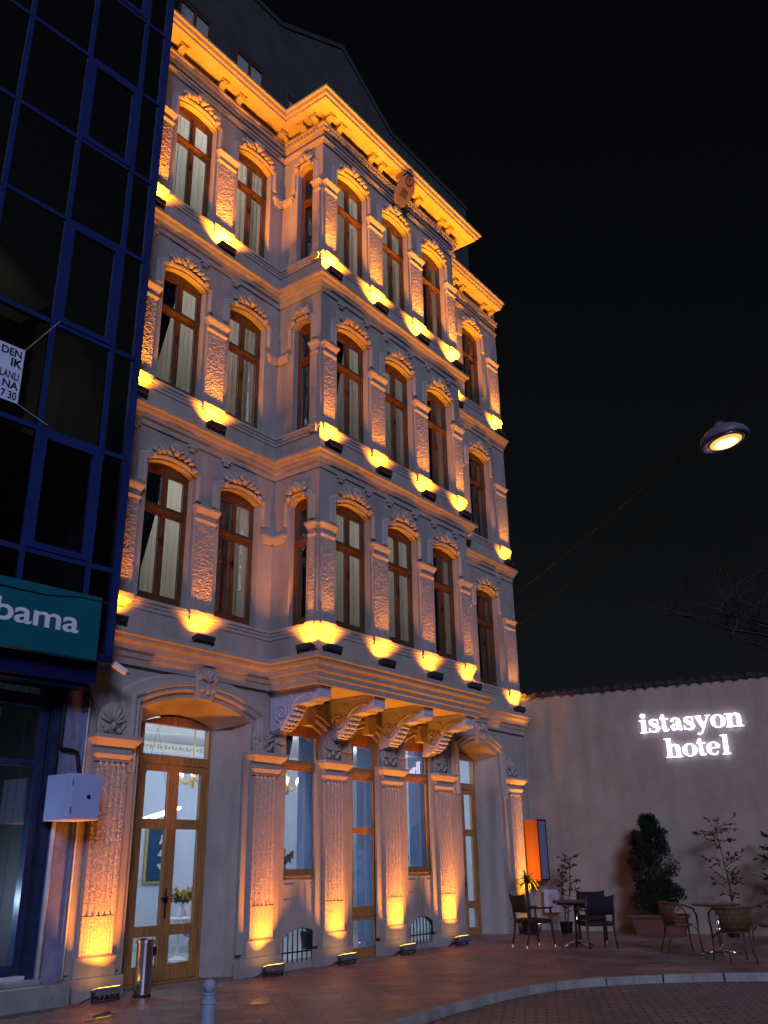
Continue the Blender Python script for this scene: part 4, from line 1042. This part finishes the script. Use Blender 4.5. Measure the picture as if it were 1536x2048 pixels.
def glyph(ch):
    S = []; st = .13; X = .46; A = .68; se = .028
    def stem(x, z0, z1, foot=True, flag=True):
        S.append(([(x, z0), (x, z1)], [st, st]))
        if foot: S.append(([(x - .12, z0 + se / 2), (x + .12, z0 + se / 2)], [se, se]))
        if flag: S.append(([(x - .13, z1 - se * .8), (x, z1 - se / 2)], [se, se * 1.3]))
    if ch == 'i':
        stem(.13, 0, X); S.append(oval(.13, .60, .04, .04, 0, 360, .08, .08)); w_ = .26
    elif ch == 'l': stem(.13, 0, A); w_ = .26
    elif ch == 't':
        S.append(([(.12, .60), (.12, .12), (.14, .05), (.19, .03), (.26, .07)], [.04, st, st * .9, .06, .03])); S.append(([(.02, .44), (.26, .44)], [se * 1.3] * 2)); S.append(([(.02, .44), (.10, .60)], [.03, .04])); w_ = .28
    elif ch == 's':
        S.append(([(.29, .33), (.27, .42), (.18, .45), (.08, .40), (.08, .32), (.16, .26), (.25, .20), (.29, .13), (.24, .04), (.15, .01), (.06, .06), (.03, .15)],
                  [.02, .04, .05, .09, .11, .13, .13, .11, .08, .05, .04, .02])); S.append(([(.285, .30), (.285, .45)], [.025, .025])); S.append(([(.035, .01), (.035, .16)], [.025, .025])); w_ = .34
    elif ch == 'a':
        S.append(([(.07, .33), (.09, .41), (.17, .445), (.25, .40), (.26, .30), (.26, .10), (.30, .03), (.36, .06)], [.10, .06, .04, .10, st, st, .07, .03]))
        S.append(([(.25, .27), (.13, .21), (.07, .13), (.10, .04), (.18, .05), (.24, .11)], [.03, .07, .11, .08, .04, .03])); w_ = .38
    elif ch == 'y':
        S.append(([(.08, .45), (.23, .06)], [st, st])); S.append(([(.38, .45), (.23, .06), (.17, -.12), (.10, -.18), (.05, -.14)], [.03, .05, .045, .05, .09]))
        S.append(([(0, .447), (.19, .447)], [se] * 2)); S.append(([(.30, .447), (.45, .447)], [se] * 2)); w_ = .44
    elif ch in 'oe':
        if ch == 'o': S.append(oval(.20, .23, .145, .215, 0, 360, .035, .13, 24))
        else:
            p, q = oval(.19, .23, .14, .215, 8, 330, .035, .13, 22); q[-1] = .02; q[-2] = .03; q[0] = .06; S.append((p, q)); S.append(([(.07, .25), (.34, .25)], [se] * 2))
        w_ = .40
    elif ch in 'nh':
        stem(.12, 0, X if ch == 'n' else A)
        S.append(([(.16, .35), (.22, .42), (.29, .44), (.36, .40), (.37, .32), (.37, 0)], [.03, .05, .07, .11, st, st])); S.append(([(.25, se / 2), (.49, se / 2)], [se] * 2)); w_ = .50
    m = MB()
    for i, (p, q) in enumerate(S): stroke(m, p, q, -.02 - .0012 * i)
    return m, w_
t = thing('lit_hotel_sign', 'glowing white letters spelling istasyon hotel on the brown wall', 'sign', fw_(2.92, 3.50, .05), math.atan2(wd.y, wd.x))
def word(wd_, x, z, kx, k):
    for ch in wd_:
        g, w_ = glyph(ch); g.v = [(a * kx + x, b, c_ * k + z) for a, b, c_ in g.v]; o = g.build('letter', 'led', t)
        gb = MB(); gb.v = [(a, b * .2 + .028, c_) for a, b, c_ in g.v]; gb.f = g.f; gb.build('back_glow', 'ledback', o)
        x += w_ * kx
word('istasyon', -.20, .62, .75, .62); word('hotel', .30, .06, .74, .60)

# lit panel in the corner, cabinet, wires
t = thing('panel_sign', 'tall thin sign panel with orange flank and pale front hung in the hotel corner', 'sign', (11.80, -.27, 1.10))
m = MB(); m.box(-.19, .19, -.16, .16, 0, 1.27); m.build('case', 'sgno', t, bevel=.004)
m = MB(); m.box(-.17, .17, -.168, -.161, .03, 1.24); m.build('face', 'sgnw', t)
m = MB(); m.box(-.195, -.17, -.18, -.162, 0, 1.27); m.box(.17, .195, -.18, -.162, 0, 1.27); m.box(-.17, .17, -.18, -.162, 1.24, 1.27); m.box(-.17, .17, -.18, -.162, 0, .03); m.build('rim', 'iron', t)
t = thing('meter_cabinet', 'small pale cabinet low on the wall behind the potted palm', 'electric box', fw_(.42, .45, .08), math.atan2(wd.y, wd.x))
m = MB(); m.box(-.16, .16, -.08, .08, 0, .46); m.build('cabinet', 'box', t, bevel=.006); m = MB(); m.lathe([(.02, 0), (.02, .012)], (.06, -.082, .23), 10, Matrix.Rotation(R(90), 3, 'X')); m.build('lock', 'iron', t)

# ------------------------------------------------------------------ hanging street lamp and its wire
LP = at(1450, 880, 9.0)
t = thing('street_lamp', 'round hanging street lamp with glowing lens on an overhead wire', 'street lamp', LP)
ax = Vector((-.25, -.02, 1)).normalized(); ax = (ax + r2 * -.06 + fw * .30).normalized(); qm = ax.to_track_quat('Z', 'Y').to_matrix()
m = MB(); m.lathe([(.235, -.02), (.248, -.005), (.245, .02), (.225, .06), (.18, .10), (.11, .128), (.06, .14), (.045, .19), (.03, .20)], (0, 0, 0), 28, qm); m.build('shade', 'shade', t, smooth=True)
m = MB(); m.lathe([(.225, -.022), (.16, -.026), (.155, -.024)], (0, 0, 0), 28, qm); m.build('rim', 'chrome', t, smooth=True)
m = MB(); m.lathe([(.115, -.040), (.09, -.050), (.05, -.060), (.005, -.062)], (0, 0, 0), 24, qm); o = m.build('lens', 'sodium', t, smooth=True); m = MB(); m.lathe([(.158, -.026), (.14, -.034), (.115, -.0395)], (0, 0, 0), 24, qm); m.build('lens_edge', mat('lit_glass_edge', (1, .7, .3), .4, emit=(1, .42, .06), estr=1.6), o, smooth=True)
m = MB(); m.tube([ax * .20, ax * .25 + Vector((.02, 0, 0)), ax * .24 + Vector((.06, -.04, 0)), ax * .20 + Vector((.08, -.06, 0))], .009, 6); m.build('hook', 'lamp', t)
sp = point('lamp_light', -ax * .09, 120, (1, .62, .22), t, .1, 'SPOT'); sp.data.spot_size = R(150); sp.data.spot_blend = .6; sp.rotation_euler = (-ax).to_track_quat('-Z', 'Y').to_euler()
A_, B_ = Vector((12.06, -.05, 7.75)), at(1560, 750, 8.6); hk = LP + ax * .24
m = MB()
m.tube([A_ + (hk - A_) * q + Vector((0, 0, -.35 * q * (1 - q))) for q in [i / 16 for i in range(17)]], .005, 5)
B2 = hk + (at(1700, 640, 8.0) - hk); m.tube([hk + (B2 - hk) * (i / 10) for i in range(11)], .010, 5)
o = m.build('overhead_wire', 'rubber'); T(o, 'thin dark wire running from the hotel corner to the hanging lamp', 'wire')
m = MB(); a, b = Vector((12.06, .0, 6.9)), at(1175, 1135, 17.5); m.tube([a, a + (b - a) * .3 + Vector((0, 0, -.05)), b, at(1330, 1040, 15.5)], .004, 5)
o = m.build('overhead_wire', 'rubber'); T(o, 'short faint wire leaving the hotel side wall above the tile coping', 'wire')
m = MB(); a, b = Vector(fo(0.0, 4.72, .2)), Vector(fo(2.6, 4.62, .22)); m.tube([a, a + (b - a) * .25 + Vector((0, 0, .02)), a + (b - a) * .42 + Vector((0, 0, -.03)), a + (b - a) * .7, b], .007, 5)
o = m.build('sagging_cable', 'rubber'); T(o, 'thin dark cable sagging across the teal sign board', 'cable')

# ------------------------------------------------------------------ ground
m = MB(); m.add([(-160, -160, -.085), (160, -160, -.085), (160, 160, -.085), (-160, 160, -.085)], [(0, 1, 2, 3)])
T(m.build('road', 'road', fix=False), kind='structure')
KP = [(-16, -4.5), (-9, -4.45), (-4, -4.4), (-1, -4.32), (1.15, -4.22), (2.2, -4.10), (3.2, -4.06), (4.2, -4.10), (5.0, -4.34), (5.7, -4.80), (6.3, -5.4), (6.95, -6.3), (7.5, -7.4), (7.9, -8.8), (8.2, -11), (8.4, -16)]
def cat(P, n=8):
    out = []
    for i in range(len(P) - 1):
        p0, p1, p2, p3 = [Vector(P[max(0, min(len(P) - 1, i + d))]) for d in (-1, 0, 1, 2)]
        for k in range(n):
            t = k / n; out.append(.5 * ((2 * p1) + (-p0 + p2) * t + (2 * p0 - 5 * p1 + 4 * p2 - p3) * t * t + (-p0 + 3 * p1 - 3 * p2 + p3) * t ** 3))
    out.append(Vector(P[-1])); return out
K = cat(KP); nK = len(K)
m = MB(); NS = 10
for i, p in enumerate(K):
    t = i / (nK - 1); q = Vector((-16 + 32 * t, 1.0)) if t < .88 else Vector((-16 + 32 * t, 1.0 - (t - .88) / .12 * 17))
    for j in range(NS + 1):
        r_ = p + (q - p) * j / NS; m.v.append((r_.x, r_.y, zg(r_.x, r_.y)))
for i in range(nK - 1):
    for j in range(NS): q = i * (NS + 1) + j; m.f.append((q, q + NS + 1, q + NS + 2, q + 1))
T(m.build('pavement', 'paver', fix=False), kind='structure')
kb = MB(); acc = 0; start = 0; L_ = [0]
for i in range(1, nK): L_.append(L_[-1] + (K[i] - K[i - 1]).length)
def along(d):
    for i in range(1, nK):
        if L_[i] >= d: f = (d - L_[i - 1]) / (L_[i] - L_[i - 1]); return K[i - 1] + (K[i] - K[i - 1]) * f
    return K[-1]
d = 0; rr = random.Random(4)
while d < L_[-1] - .9:
    ln = .86; a, b = along(d + .012), along(d + ln - .012); mid = along(d + ln / 2)
    def nr(p, q): v = (q - p).normalized(); return Vector((v.y, -v.x))
    n1 = nr(a, mid); n2 = nr(mid, b); jz = rr.uniform(-.006, .008)
    def quad(z0, z1, w0, w1):
        P_ = [a + n1 * w0, mid + (n1 + n2) / 2 * w0, b + n2 * w0]; Q_ = [a + n1 * w1, mid + (n1 + n2) / 2 * w1, b + n2 * w1]
        for e in (0, 1):
            kb.hexa([(P_[e].x, P_[e].y, z0), (P_[e + 1].x, P_[e + 1].y, z0), (Q_[e + 1].x, Q_[e + 1].y, z0), (Q_[e].x, Q_[e].y, z0)],
                    [(P_[e].x, P_[e].y, z1), (P_[e + 1].x, P_[e + 1].y, z1), (Q_[e + 1].x, Q_[e + 1].y, z1), (Q_[e].x, Q_[e].y, z1)])
    quad(-.2, zg(mid.x, mid.y) + .006 + jz * .6, .05, -.05); d += ln
T(kb.build('kerb', 'concrete', bevel=.008), kind='structure')
for (x, y, rx, ry, an) in ((1.36, -2.0, .30, .13, .55), (-.34, -1.30, .30, .10, .55)):
    m = MB(); rr = random.Random(int(x * 10)); pts = []
    for q in range(22):
        a = q / 22 * 6.283; k = 1 + .18 * math.sin(3 * a + x) + .10 * math.sin(5 * a); u_, v_ = rx * k * math.cos(a), ry * k * math.sin(a)
        pts.append((x + u_ * math.cos(an) - v_ * math.sin(an), y + u_ * math.sin(an) + v_ * math.cos(an), .006))
    m.add(pts, [tuple(range(22))]); T(m.build('puddle', 'puddle', fix=False), kind='structure')

# ------------------------------------------------------------------ street furniture
t = thing('bollard', 'pale blue metal bollard with a ball head at the kerb', 'bollard', (-1.27, -3.96, 0))
m = MB(); m.lathe([(.075, -.02), (.075, .03), (.06, .05), (.06, .40), (.068, .405), (.068, .43), (.055, .44), (.055, .47), (.062, .475), (.062, .49)], n=20); m.build('post', 'bollard', t, smooth=False)
m = MB(); m.lathe([(.03, .49), (.035, .50), (.052, .525), (.055, .55), (.045, .575), (.02, .59), (.004, .595)], n=18); m.build('ball_head', 'bollard', t, smooth=True)
t = thing('ash_bin', 'slim polished steel ash bin beside the left entrance', 'bin', (.93, -.40, 0))
m = MB(); m.lathe([(.105, 0), (.105, .62), (.10, .625)], n=24); m.build('body', 'steel', t, smooth=False)
m = MB(); m.lathe([(.113, .60), (.116, .61), (.116, .645), (.10, .655), (.09, .64)], n=24); m.build('rim', 'chrome', t)
m = MB(); m.box(.03, .112, -.085, -.02, .46, .56); m.lathe([(.108, 0), (.112, .015), (.108, .03)], n=24); m.build('hood', 'rubber', t)

def tapered(p0, p1, r0, r1, n=8): return MB().tube([p0, tuple((Vector(p0) + Vector(p1)) / 2), p1], [r0, (r0 + r1) / 2, r1], n)
def wood_chair(loc, rz, label):
    t = thing('cafe_chair', label, 'chair', loc, rz, 'dark wooden armchairs round the near wall table')
    m = MB(); m.hexa([(-.22, -.23, .40), (.24, -.25, .40), (.24, .25, .40), (-.22, .23, .40)], [(-.22, -.23, .47), (.24, -.25, .475), (.24, .25, .475), (-.22, .23, .47)]); m.build('seat', 'fabric', t, bevel=.02)
    m = MB()
    for i in range(8):
        y0, y1 = -.24 + i * .06, -.24 + (i + 1) * .06; c0 = -.045 * (1 - (y0 / .24) ** 2); c1 = -.045 * (1 - (y1 / .24) ** 2); zt0 = .87 + .02 * (y0 / .24) ** 2; zt1 = .87 + .02 * (y1 / .24) ** 2
        m.hexa([(-.235 + c0, y0, .58), (-.235 + c1, y1, .58), (-.205 + c1, y1, .58), (-.205 + c0, y0, .58)], [(-.31 + c0, y0, zt0), (-.31 + c1, y1, zt1), (-.28 + c1, y1, zt1), (-.28 + c0, y0, zt0)])
    m.build('backrest', 'fabric', t, smooth=True)
    for sg in (-1, 1):
        m = MB(); m.tube([(-.31, sg * .25, .90), (-.24, sg * .25, .62), (-.22, sg * .245, .44), (-.25, sg * .25, .2), (-.30, sg * .25, 0.03)], [.018, .022, .024, .021, .015], 8); l = m.build('leg', 'dwood', t, smooth=True)
        MB().lathe([(.012, 0), (.017, .005), (.017, .05), (.014, .055)], (-.303, sg * .25, 0), 8).build('foot_cap', 'chrome', l)
        m = MB(); m.tube([(.23, sg * .26, .655), (.235, sg * .26, .44), (.25, sg * .265, .2), (.275, sg * .27, .03)], [.02, .024, .02, .014], 8); l = m.build('leg', 'dwood', t, smooth=True)
        MB().lathe([(.012, 0), (.017, .005), (.017, .05), (.014, .055)], (.277, sg * .27, 0), 8).build('foot_cap', 'chrome', l)
        m = MB(); m.hexa([(-.25, sg * .26 - .022, .64), (.27, sg * .265 - .026, .645), (.27, sg * .265 + .026, .645), (-.25, sg * .26 + .022, .64)], [(-.25, sg * .26 - .022, .668), (.27, sg * .265 - .026, .675), (.27, sg * .265 + .026, .675), (-.25, sg * .26 + .022, .668)]); m.build('armrest', 'dwood', t, bevel=.006)
    return t
ch = wood_chair((8.72, -1.72, zg(8.7, -1.7)), R(-30), 'dark wooden armchair beside the potted palm, turned toward the wall')
dup(ch, (8.62, -3.0, zg(8.6, -3.)), R(48), 'dark wooden armchair with its back to the street, nearest the conifer')
dup(ch, (9.95, -2.30, zg(9.9, -2.3)), R(200), 'dark wooden armchair behind the square table, facing the street')
t = thing('square_table', 'square cafe table with dark top and chrome foot near the hotel corner', 'table', (9.10, -2.42, zg(9.1, -2.4)), R(20))
m = MB(); m.box(-.37, .37, -.37, .37, .735, .77); m.build('tabletop', 'tabletop', t, bevel=.006); m = MB(); m.box(-.30, .30, -.30, .30, .705, .734); m.build('under_frame', 'iron', t)
m = MB(); m.tube([(0, 0, .05), (0, 0, .71)], .028, 12); m.build('post', 'chrome', t, smooth=True)
for a in (45, 135, 225, 315):
    m = MB(); m.tube([(0, 0, .085), (.20 * math.cos(R(a)), .20 * math.sin(R(a)), .05), (.34 * math.cos(R(a)), .34 * math.sin(R(a)), .022)], [.024, .020, .016], 8); m.build('foot', 'chrome', t, smooth=True)

def rattan_chair(loc, rz, label):
    t = thing('rattan_chair', label, 'chair', loc, rz, 'rattan armchairs round the round table')
    m = MB(); m.lathe([(.20, .405), (.235, .415), (.24, .43), (.22, .445), (.05, .435)], n=22); m.build('seat', 'rattan', t, smooth=True)
    m = MB(); A0, A1 = 115, 245
    for i in range(14):
        a0, a1 = R(A0 + (A1 - A0) * i / 14), R(A0 + (A1 - A0) * (i + 1) / 14); p = lambda a, r, z: (r * math.cos(a), r * math.sin(a), z)
        m.hexa([p(a0, .225, .44), p(a1, .225, .44), p(a1, .24, .44), p(a0, .24, .44)], [p(a0, .285, .76), p(a1, .285, .76), p(a1, .30, .76), p(a0, .30, .76)])
    for z, r in ((.50, .248), (.56, .26), (.62, .272), (.68, .284)): m.tube([(r * math.cos(R(a)), r * math.sin(R(a)), z) for a in range(A0, A1 + 1, 10)], .008, 5)
    m.build('backrest', 'rattan', t, smooth=True)
    m = MB(); m.tube([(.30 * math.cos(R(a)), .30 * math.sin(R(a)), .77) for a in range(A0 - 10, A1 + 11, 8)], .016, 7); m.build('top_rail', 'rattan', t, smooth=True)
    for sg in (-1, 1):
        m = MB(); m.tube([(-.17, sg * .25, .77), (.05, sg * .29, .735), (.19, sg * .285, .68), (.24, sg * .27, .58), (.25, sg * .25, .42)], .015, 7); m.build('arm', 'rattan', t, smooth=True)
        m = MB(); m.tube([(.25, sg * .25, .42), (.255, sg * .25, .2), (.29, sg * .26, 0)], .015, 7); m.tube([(.20, sg * .2, .40), (.26, sg * .25, .32)], .010, 5); m.build('leg', 'rattan', t, smooth=True)
        m = MB(); m.tube([(-.17, sg * .17, .43), (-.20, sg * .18, .25), (-.28, sg * .20, 0)], .015, 7); m.build('leg', 'rattan', t, smooth=True)
    return t
rc = rattan_chair((9.10, -4.30, zg(9.1, -4.3)), R(-52), 'rattan armchair between the conifer planter and the round table')
dup(rc, (8.05, -5.55, zg(8, -5.5)), R(38), 'rattan armchair with its woven back to the street before the round table')
dup(rc, (9.55, -5.75, zg(9.5, -5.7)), R(140), 'rattan armchair beyond the round table at the right picture edge')
t = thing('round_table', 'round cafe table with reddish top on a chrome column', 'table', (8.95, -5.03, zg(8.9, -5)))
m = MB(); m.lathe([(.05, .715), (.30, .735), (.385, .745), (.395, .757), (.385, .77), (.02, .772)], n=32); m.build('tabletop', 'tabletop', t, smooth=False)
m = MB(); m.lathe([(.035, .03), (.035, .30), (.045, .31), (.045, .42), (.033, .43), (.033, .68), (.10, .72)], n=16); m.build('column', 'chrome', t, smooth=True)
for a in (30, 120, 210, 300):
    m = MB(); m.tube([(0, 0, .06), (.2 * math.cos(R(a)), .2 * math.sin(R(a)), .04), (.32 * math.cos(R(a)), .32 * math.sin(R(a)), .018)], [.022, .018, .015], 8); m.build('foot', 'chrome', t, smooth=True)

# ------------------------------------------------------------------ plants
def leafquad(mb, p, d, w_, rr, curl=.2):
    d = Vector(d).normalized(); sd = d.cross(Vector((rr.uniform(-1, 1), rr.uniform(-1, 1), rr.uniform(-1, 1)))).normalized(); L__ = w_ * 2.4; p = Vector(p); up_ = d.cross(sd)
    mb.add([p, p + d * L__ * .5 + sd * w_ * .5 + up_ * w_ * curl, p + d * L__, p + d * L__ * .5 - sd * w_ * .5 + up_ * w_ * curl], [(0, 1, 2, 3)])
px, py = 11.98, -2.86; gz = zg(12, -2.9)
t = thing('planter', 'long terracotta trough holding the conifer against the wall', 'planter', (px, py, gz), math.atan2(wd.y, wd.x))
m = MB(); m.hexa([(-.46, -.15, 0), (.46, -.15, 0), (.46, .15, 0), (-.46, .15, 0)], [(-.54, -.19, .34), (.54, -.19, .34), (.54, .19, .34), (-.54, .19, .34)])
m.hexa([(-.57, -.215, .32), (.57, -.215, .32), (.57, .215, .32), (-.57, .215, .32)], [(-.58, -.22, .38), (.58, -.22, .38), (.58, .22, .38), (-.58, .22, .38)]); m.build('trough', 'terra', t, bevel=.008)
m = MB(); m.box(-.53, .53, -.18, .18, .381, .395); m.build('soil', 'soil', t)
t = thing('conifer', 'dense dark pyramidal conifer growing in the terracotta trough', 'conifer', (px, py, gz + .39), math.atan2(wd.y, wd.x))
m = MB(); m.tube([(0, 0, 0), (.01, 0, .8), (-.08, 0, 1.75)], [.03, .022, .006], 6); m.build('trunk', 'bark', t)
m = MB(); rr = random.Random(21)
cl = []
for q in range(260):
    z = rr.random() * 1.80; u_ = z / 1.92
    rad = (.47 * (1 - u_ ** 4.0) * (.88 + .12 * math.sin(u_ * 19)) + .02) * (.8 if z < .10 else 1)
    th = rr.random() * 6.283; ra = rad * rr.random() ** .4; cl.append((ra * math.cos(th) - .03 * u_, ra * math.sin(th) * .62, z + .06, .07 + .07 * (1 - u_)))
cl += [(.50, 0, .30, .08), (.48, 0, .42, .07), (-.48, 0, .22, .09), (-.46, 0, 1.0, .08), (-.42, 0, 1.15, .07), (-.14, 0, 1.85, .04), (-.13, 0, 1.75, .06), (.06, 0, 1.62, .07), (-.30, 0, 1.45, .05)]
for cx_, cy_, cz_, r_ in cl:
    for e in range(60):
        v = Vector((rr.gauss(0, 1), rr.gauss(0, 1), rr.gauss(0, 1))).normalized() * r_ * rr.random() ** .4
        d_ = Vector((v.x * 4 + cx_ * .6, v.y * 4 + cy_ * .6, .35 + rr.random() * .5)); leafquad(m, (cx_ + v.x, cy_ + v.y, cz_ + v.z), d_, rr.uniform(.014, .026), rr)
m.build('crown', 'conifer', t, fix=False)
# potted palm
gx, gy = 10.98, -.42; gz = zg(gx, gy)
t = thing('potted_palm', 'potted palm with a bare trunk and drooping blades at the hotel corner', 'potted plant', (gx, gy, gz))
m = MB(); m.lathe([(.14, 0), (.19, .27), (.205, .28), (.205, .31), (.18, .31)], n=18); m.build('pot', 'potm', t)
m = MB(); m.tube([(0, 0, .25), (.01, 0, .6), (-.01, .01, 1.02)], [.045, .04, .036], 8); m.build('trunk', 'bark', t, smooth=True)
m = MB(); rr = random.Random(8)
for q in range(44):
    th = q * 2.4; el = rr.uniform(-.1, 1.25); L__ = rr.uniform(.32, .52); d_ = Vector((math.cos(th) * math.cos(el), math.sin(th) * math.cos(el), math.sin(el))); sd = Vector((-math.sin(th), math.cos(th), 0)); prev = None; p = Vector((0, 0, 1.0))
    for k in range(6):
        w_ = .022 * (1 - k / 5) + .003 if k else .012
        cur_ = (p + sd * w_, p - sd * w_)
        if prev: m.add([prev[0], cur_[0], cur_[1], prev[1]], [(0, 1, 2, 3)])
        prev = cur_; p = p + d_ * L__ / 5; d_ = (d_ + Vector((0, 0, -.32))).normalized()
m.build('crown', 'leaf', t, fix=False)
def shrub(name, label, loc, h, lean, n, leafm, seed, lw=.03, spread=.22, stems=1):
    t = thing(name, label, 'plant', loc); rr = random.Random(seed); tr = MB(); lf = MB()
    m = MB(); m.lathe([(.11, 0), (.14, .2), (.15, .22)], n=14); m.build('pot', 'potm', t)
    for s_ in range(stems):
        pts = [Vector((rr.uniform(-.03, .03), rr.uniform(-.03, .03), .15))]; d_ = Vector((lean[0] + rr.uniform(-.15, .15), lean[1] + rr.uniform(-.15, .15), 1)).normalized(); k = 9
        for i in range(k): pts.append(pts[-1] + d_ * (h - .15) / k); d_ = (d_ + Vector((rr.uniform(-.12, .12), rr.uniform(-.12, .12), .1))).normalized()
        tr.tube(pts, [.014 * (1 - i / (k + 2)) + .003 for i in range(k + 1)], 6)
        for q in range(n):
            i = rr.uniform(1.5, k); a = pts[int(i)] + (pts[min(k, int(i) + 1)] - pts[int(i)]) * (i - int(i)); th = rr.random() * 6.283; dd = Vector((math.cos(th), math.sin(th), rr.uniform(-.1, .8))); L__ = spread * rr.uniform(.4, 1.2)
            tr.tube([a, a + dd * L__ * .6, a + dd * L__ + Vector((0, 0, -.02))], [.004, .003, .002], 4)
            for e in range(7): leafquad(lf, a + dd * L__ * rr.uniform(.35, 1.05), dd + Vector((rr.uniform(-.9, .9), rr.uniform(-.9, .9), rr.uniform(-.8, .4))), lw * rr.uniform(.7, 1.2), rr)
    tr.build('stem', 'bark', t); lf.build('foliage', leafm, t, fix=False)
shrub('potted_shrub', 'sparse bronze leaved potted shrub between the meter cabinet and the square table', (11.55, -.98, zg(11.5, -1)), 1.5, (.0, -.10), 26, 'dry', 5, .035, .20, 2)
shrub('sapling', 'thin sparse sapling with small leaves against the brown wall', (12.30, -4.2, zg(12.3, -4.2)), 2.25, (.0, -.10), 46, 'dry', 6, .042, .42, 1)
shrub('potted_bush', 'broad leaved dark bush at the right picture edge', (12.2, -5.35, zg(12, -5.3)), 1.8, (.0, .02), 34, 'leaf', 11, .06, .42, 2)
# bare trees in the dark beyond the wall
def bare(loc, h, seed, label):
    t = thing('bare_tree', label, 'tree', loc, 0, 'leafless trees in the dark behind the wall'); rr = random.Random(seed); tr = MB(); br = MB()
    def grow(p, d_, L__, r_, lev):
        pts = [p]; 
        for i in range(4): d_ = (d_ + Vector((rr.uniform(-.2, .2), rr.uniform(-.2, .2), rr.uniform(-.05, .12)))).normalized(); pts.append(pts[-1] + d_ * L__ / 4)
        (tr if lev == 0 else br).tube(pts, [r_ * (1 - .14 * i) for i in range(5)], 6 if lev < 2 else 4, False)
        if lev < 4:
            for q in range(4 if lev else 6):
                i = rr.uniform(1.6, 4); a = pts[int(i)] + (pts[min(4, int(i) + 1)] - pts[int(i)]) * (i - int(i)); th = rr.random() * 6.283; n_ = (d_ * .55 + Vector((math.cos(th), math.sin(th), rr.uniform(-.1, .5))) * .8).normalized(); grow(a, n_, L__ * rr.uniform(.5, .72), r_ * .5, lev + 1)
    grow(Vector((0, 0, 0)), Vector((0, 0, 1)), h * .5, .16, 0); tr.build('trunk', 'dbark', t); br.build('crown', 'dbark', t)
bare((20.5, -7.6, -.1), 13, 2, 'leafless tree spreading bare twigs above the wall behind the hanging lamp')
bare((19.0, -9.6, -.1), 10, 5, 'lower leafless tree at the right picture edge behind the wall')

sc.cycles.use_denoising = True
sc.cycles.max_bounces = 6; sc.cycles.diffuse_bounces = 3; sc.cycles.glossy_bounces = 3; sc.cycles.transparent_max_bounces = 10; sc.cycles.transmission_bounces = 3
sc.cycles.caustics_reflective = False; sc.cycles.caustics_refractive = False; sc.cycles.sample_clamp_indirect = 4
sc.cycles.use_light_tree = True
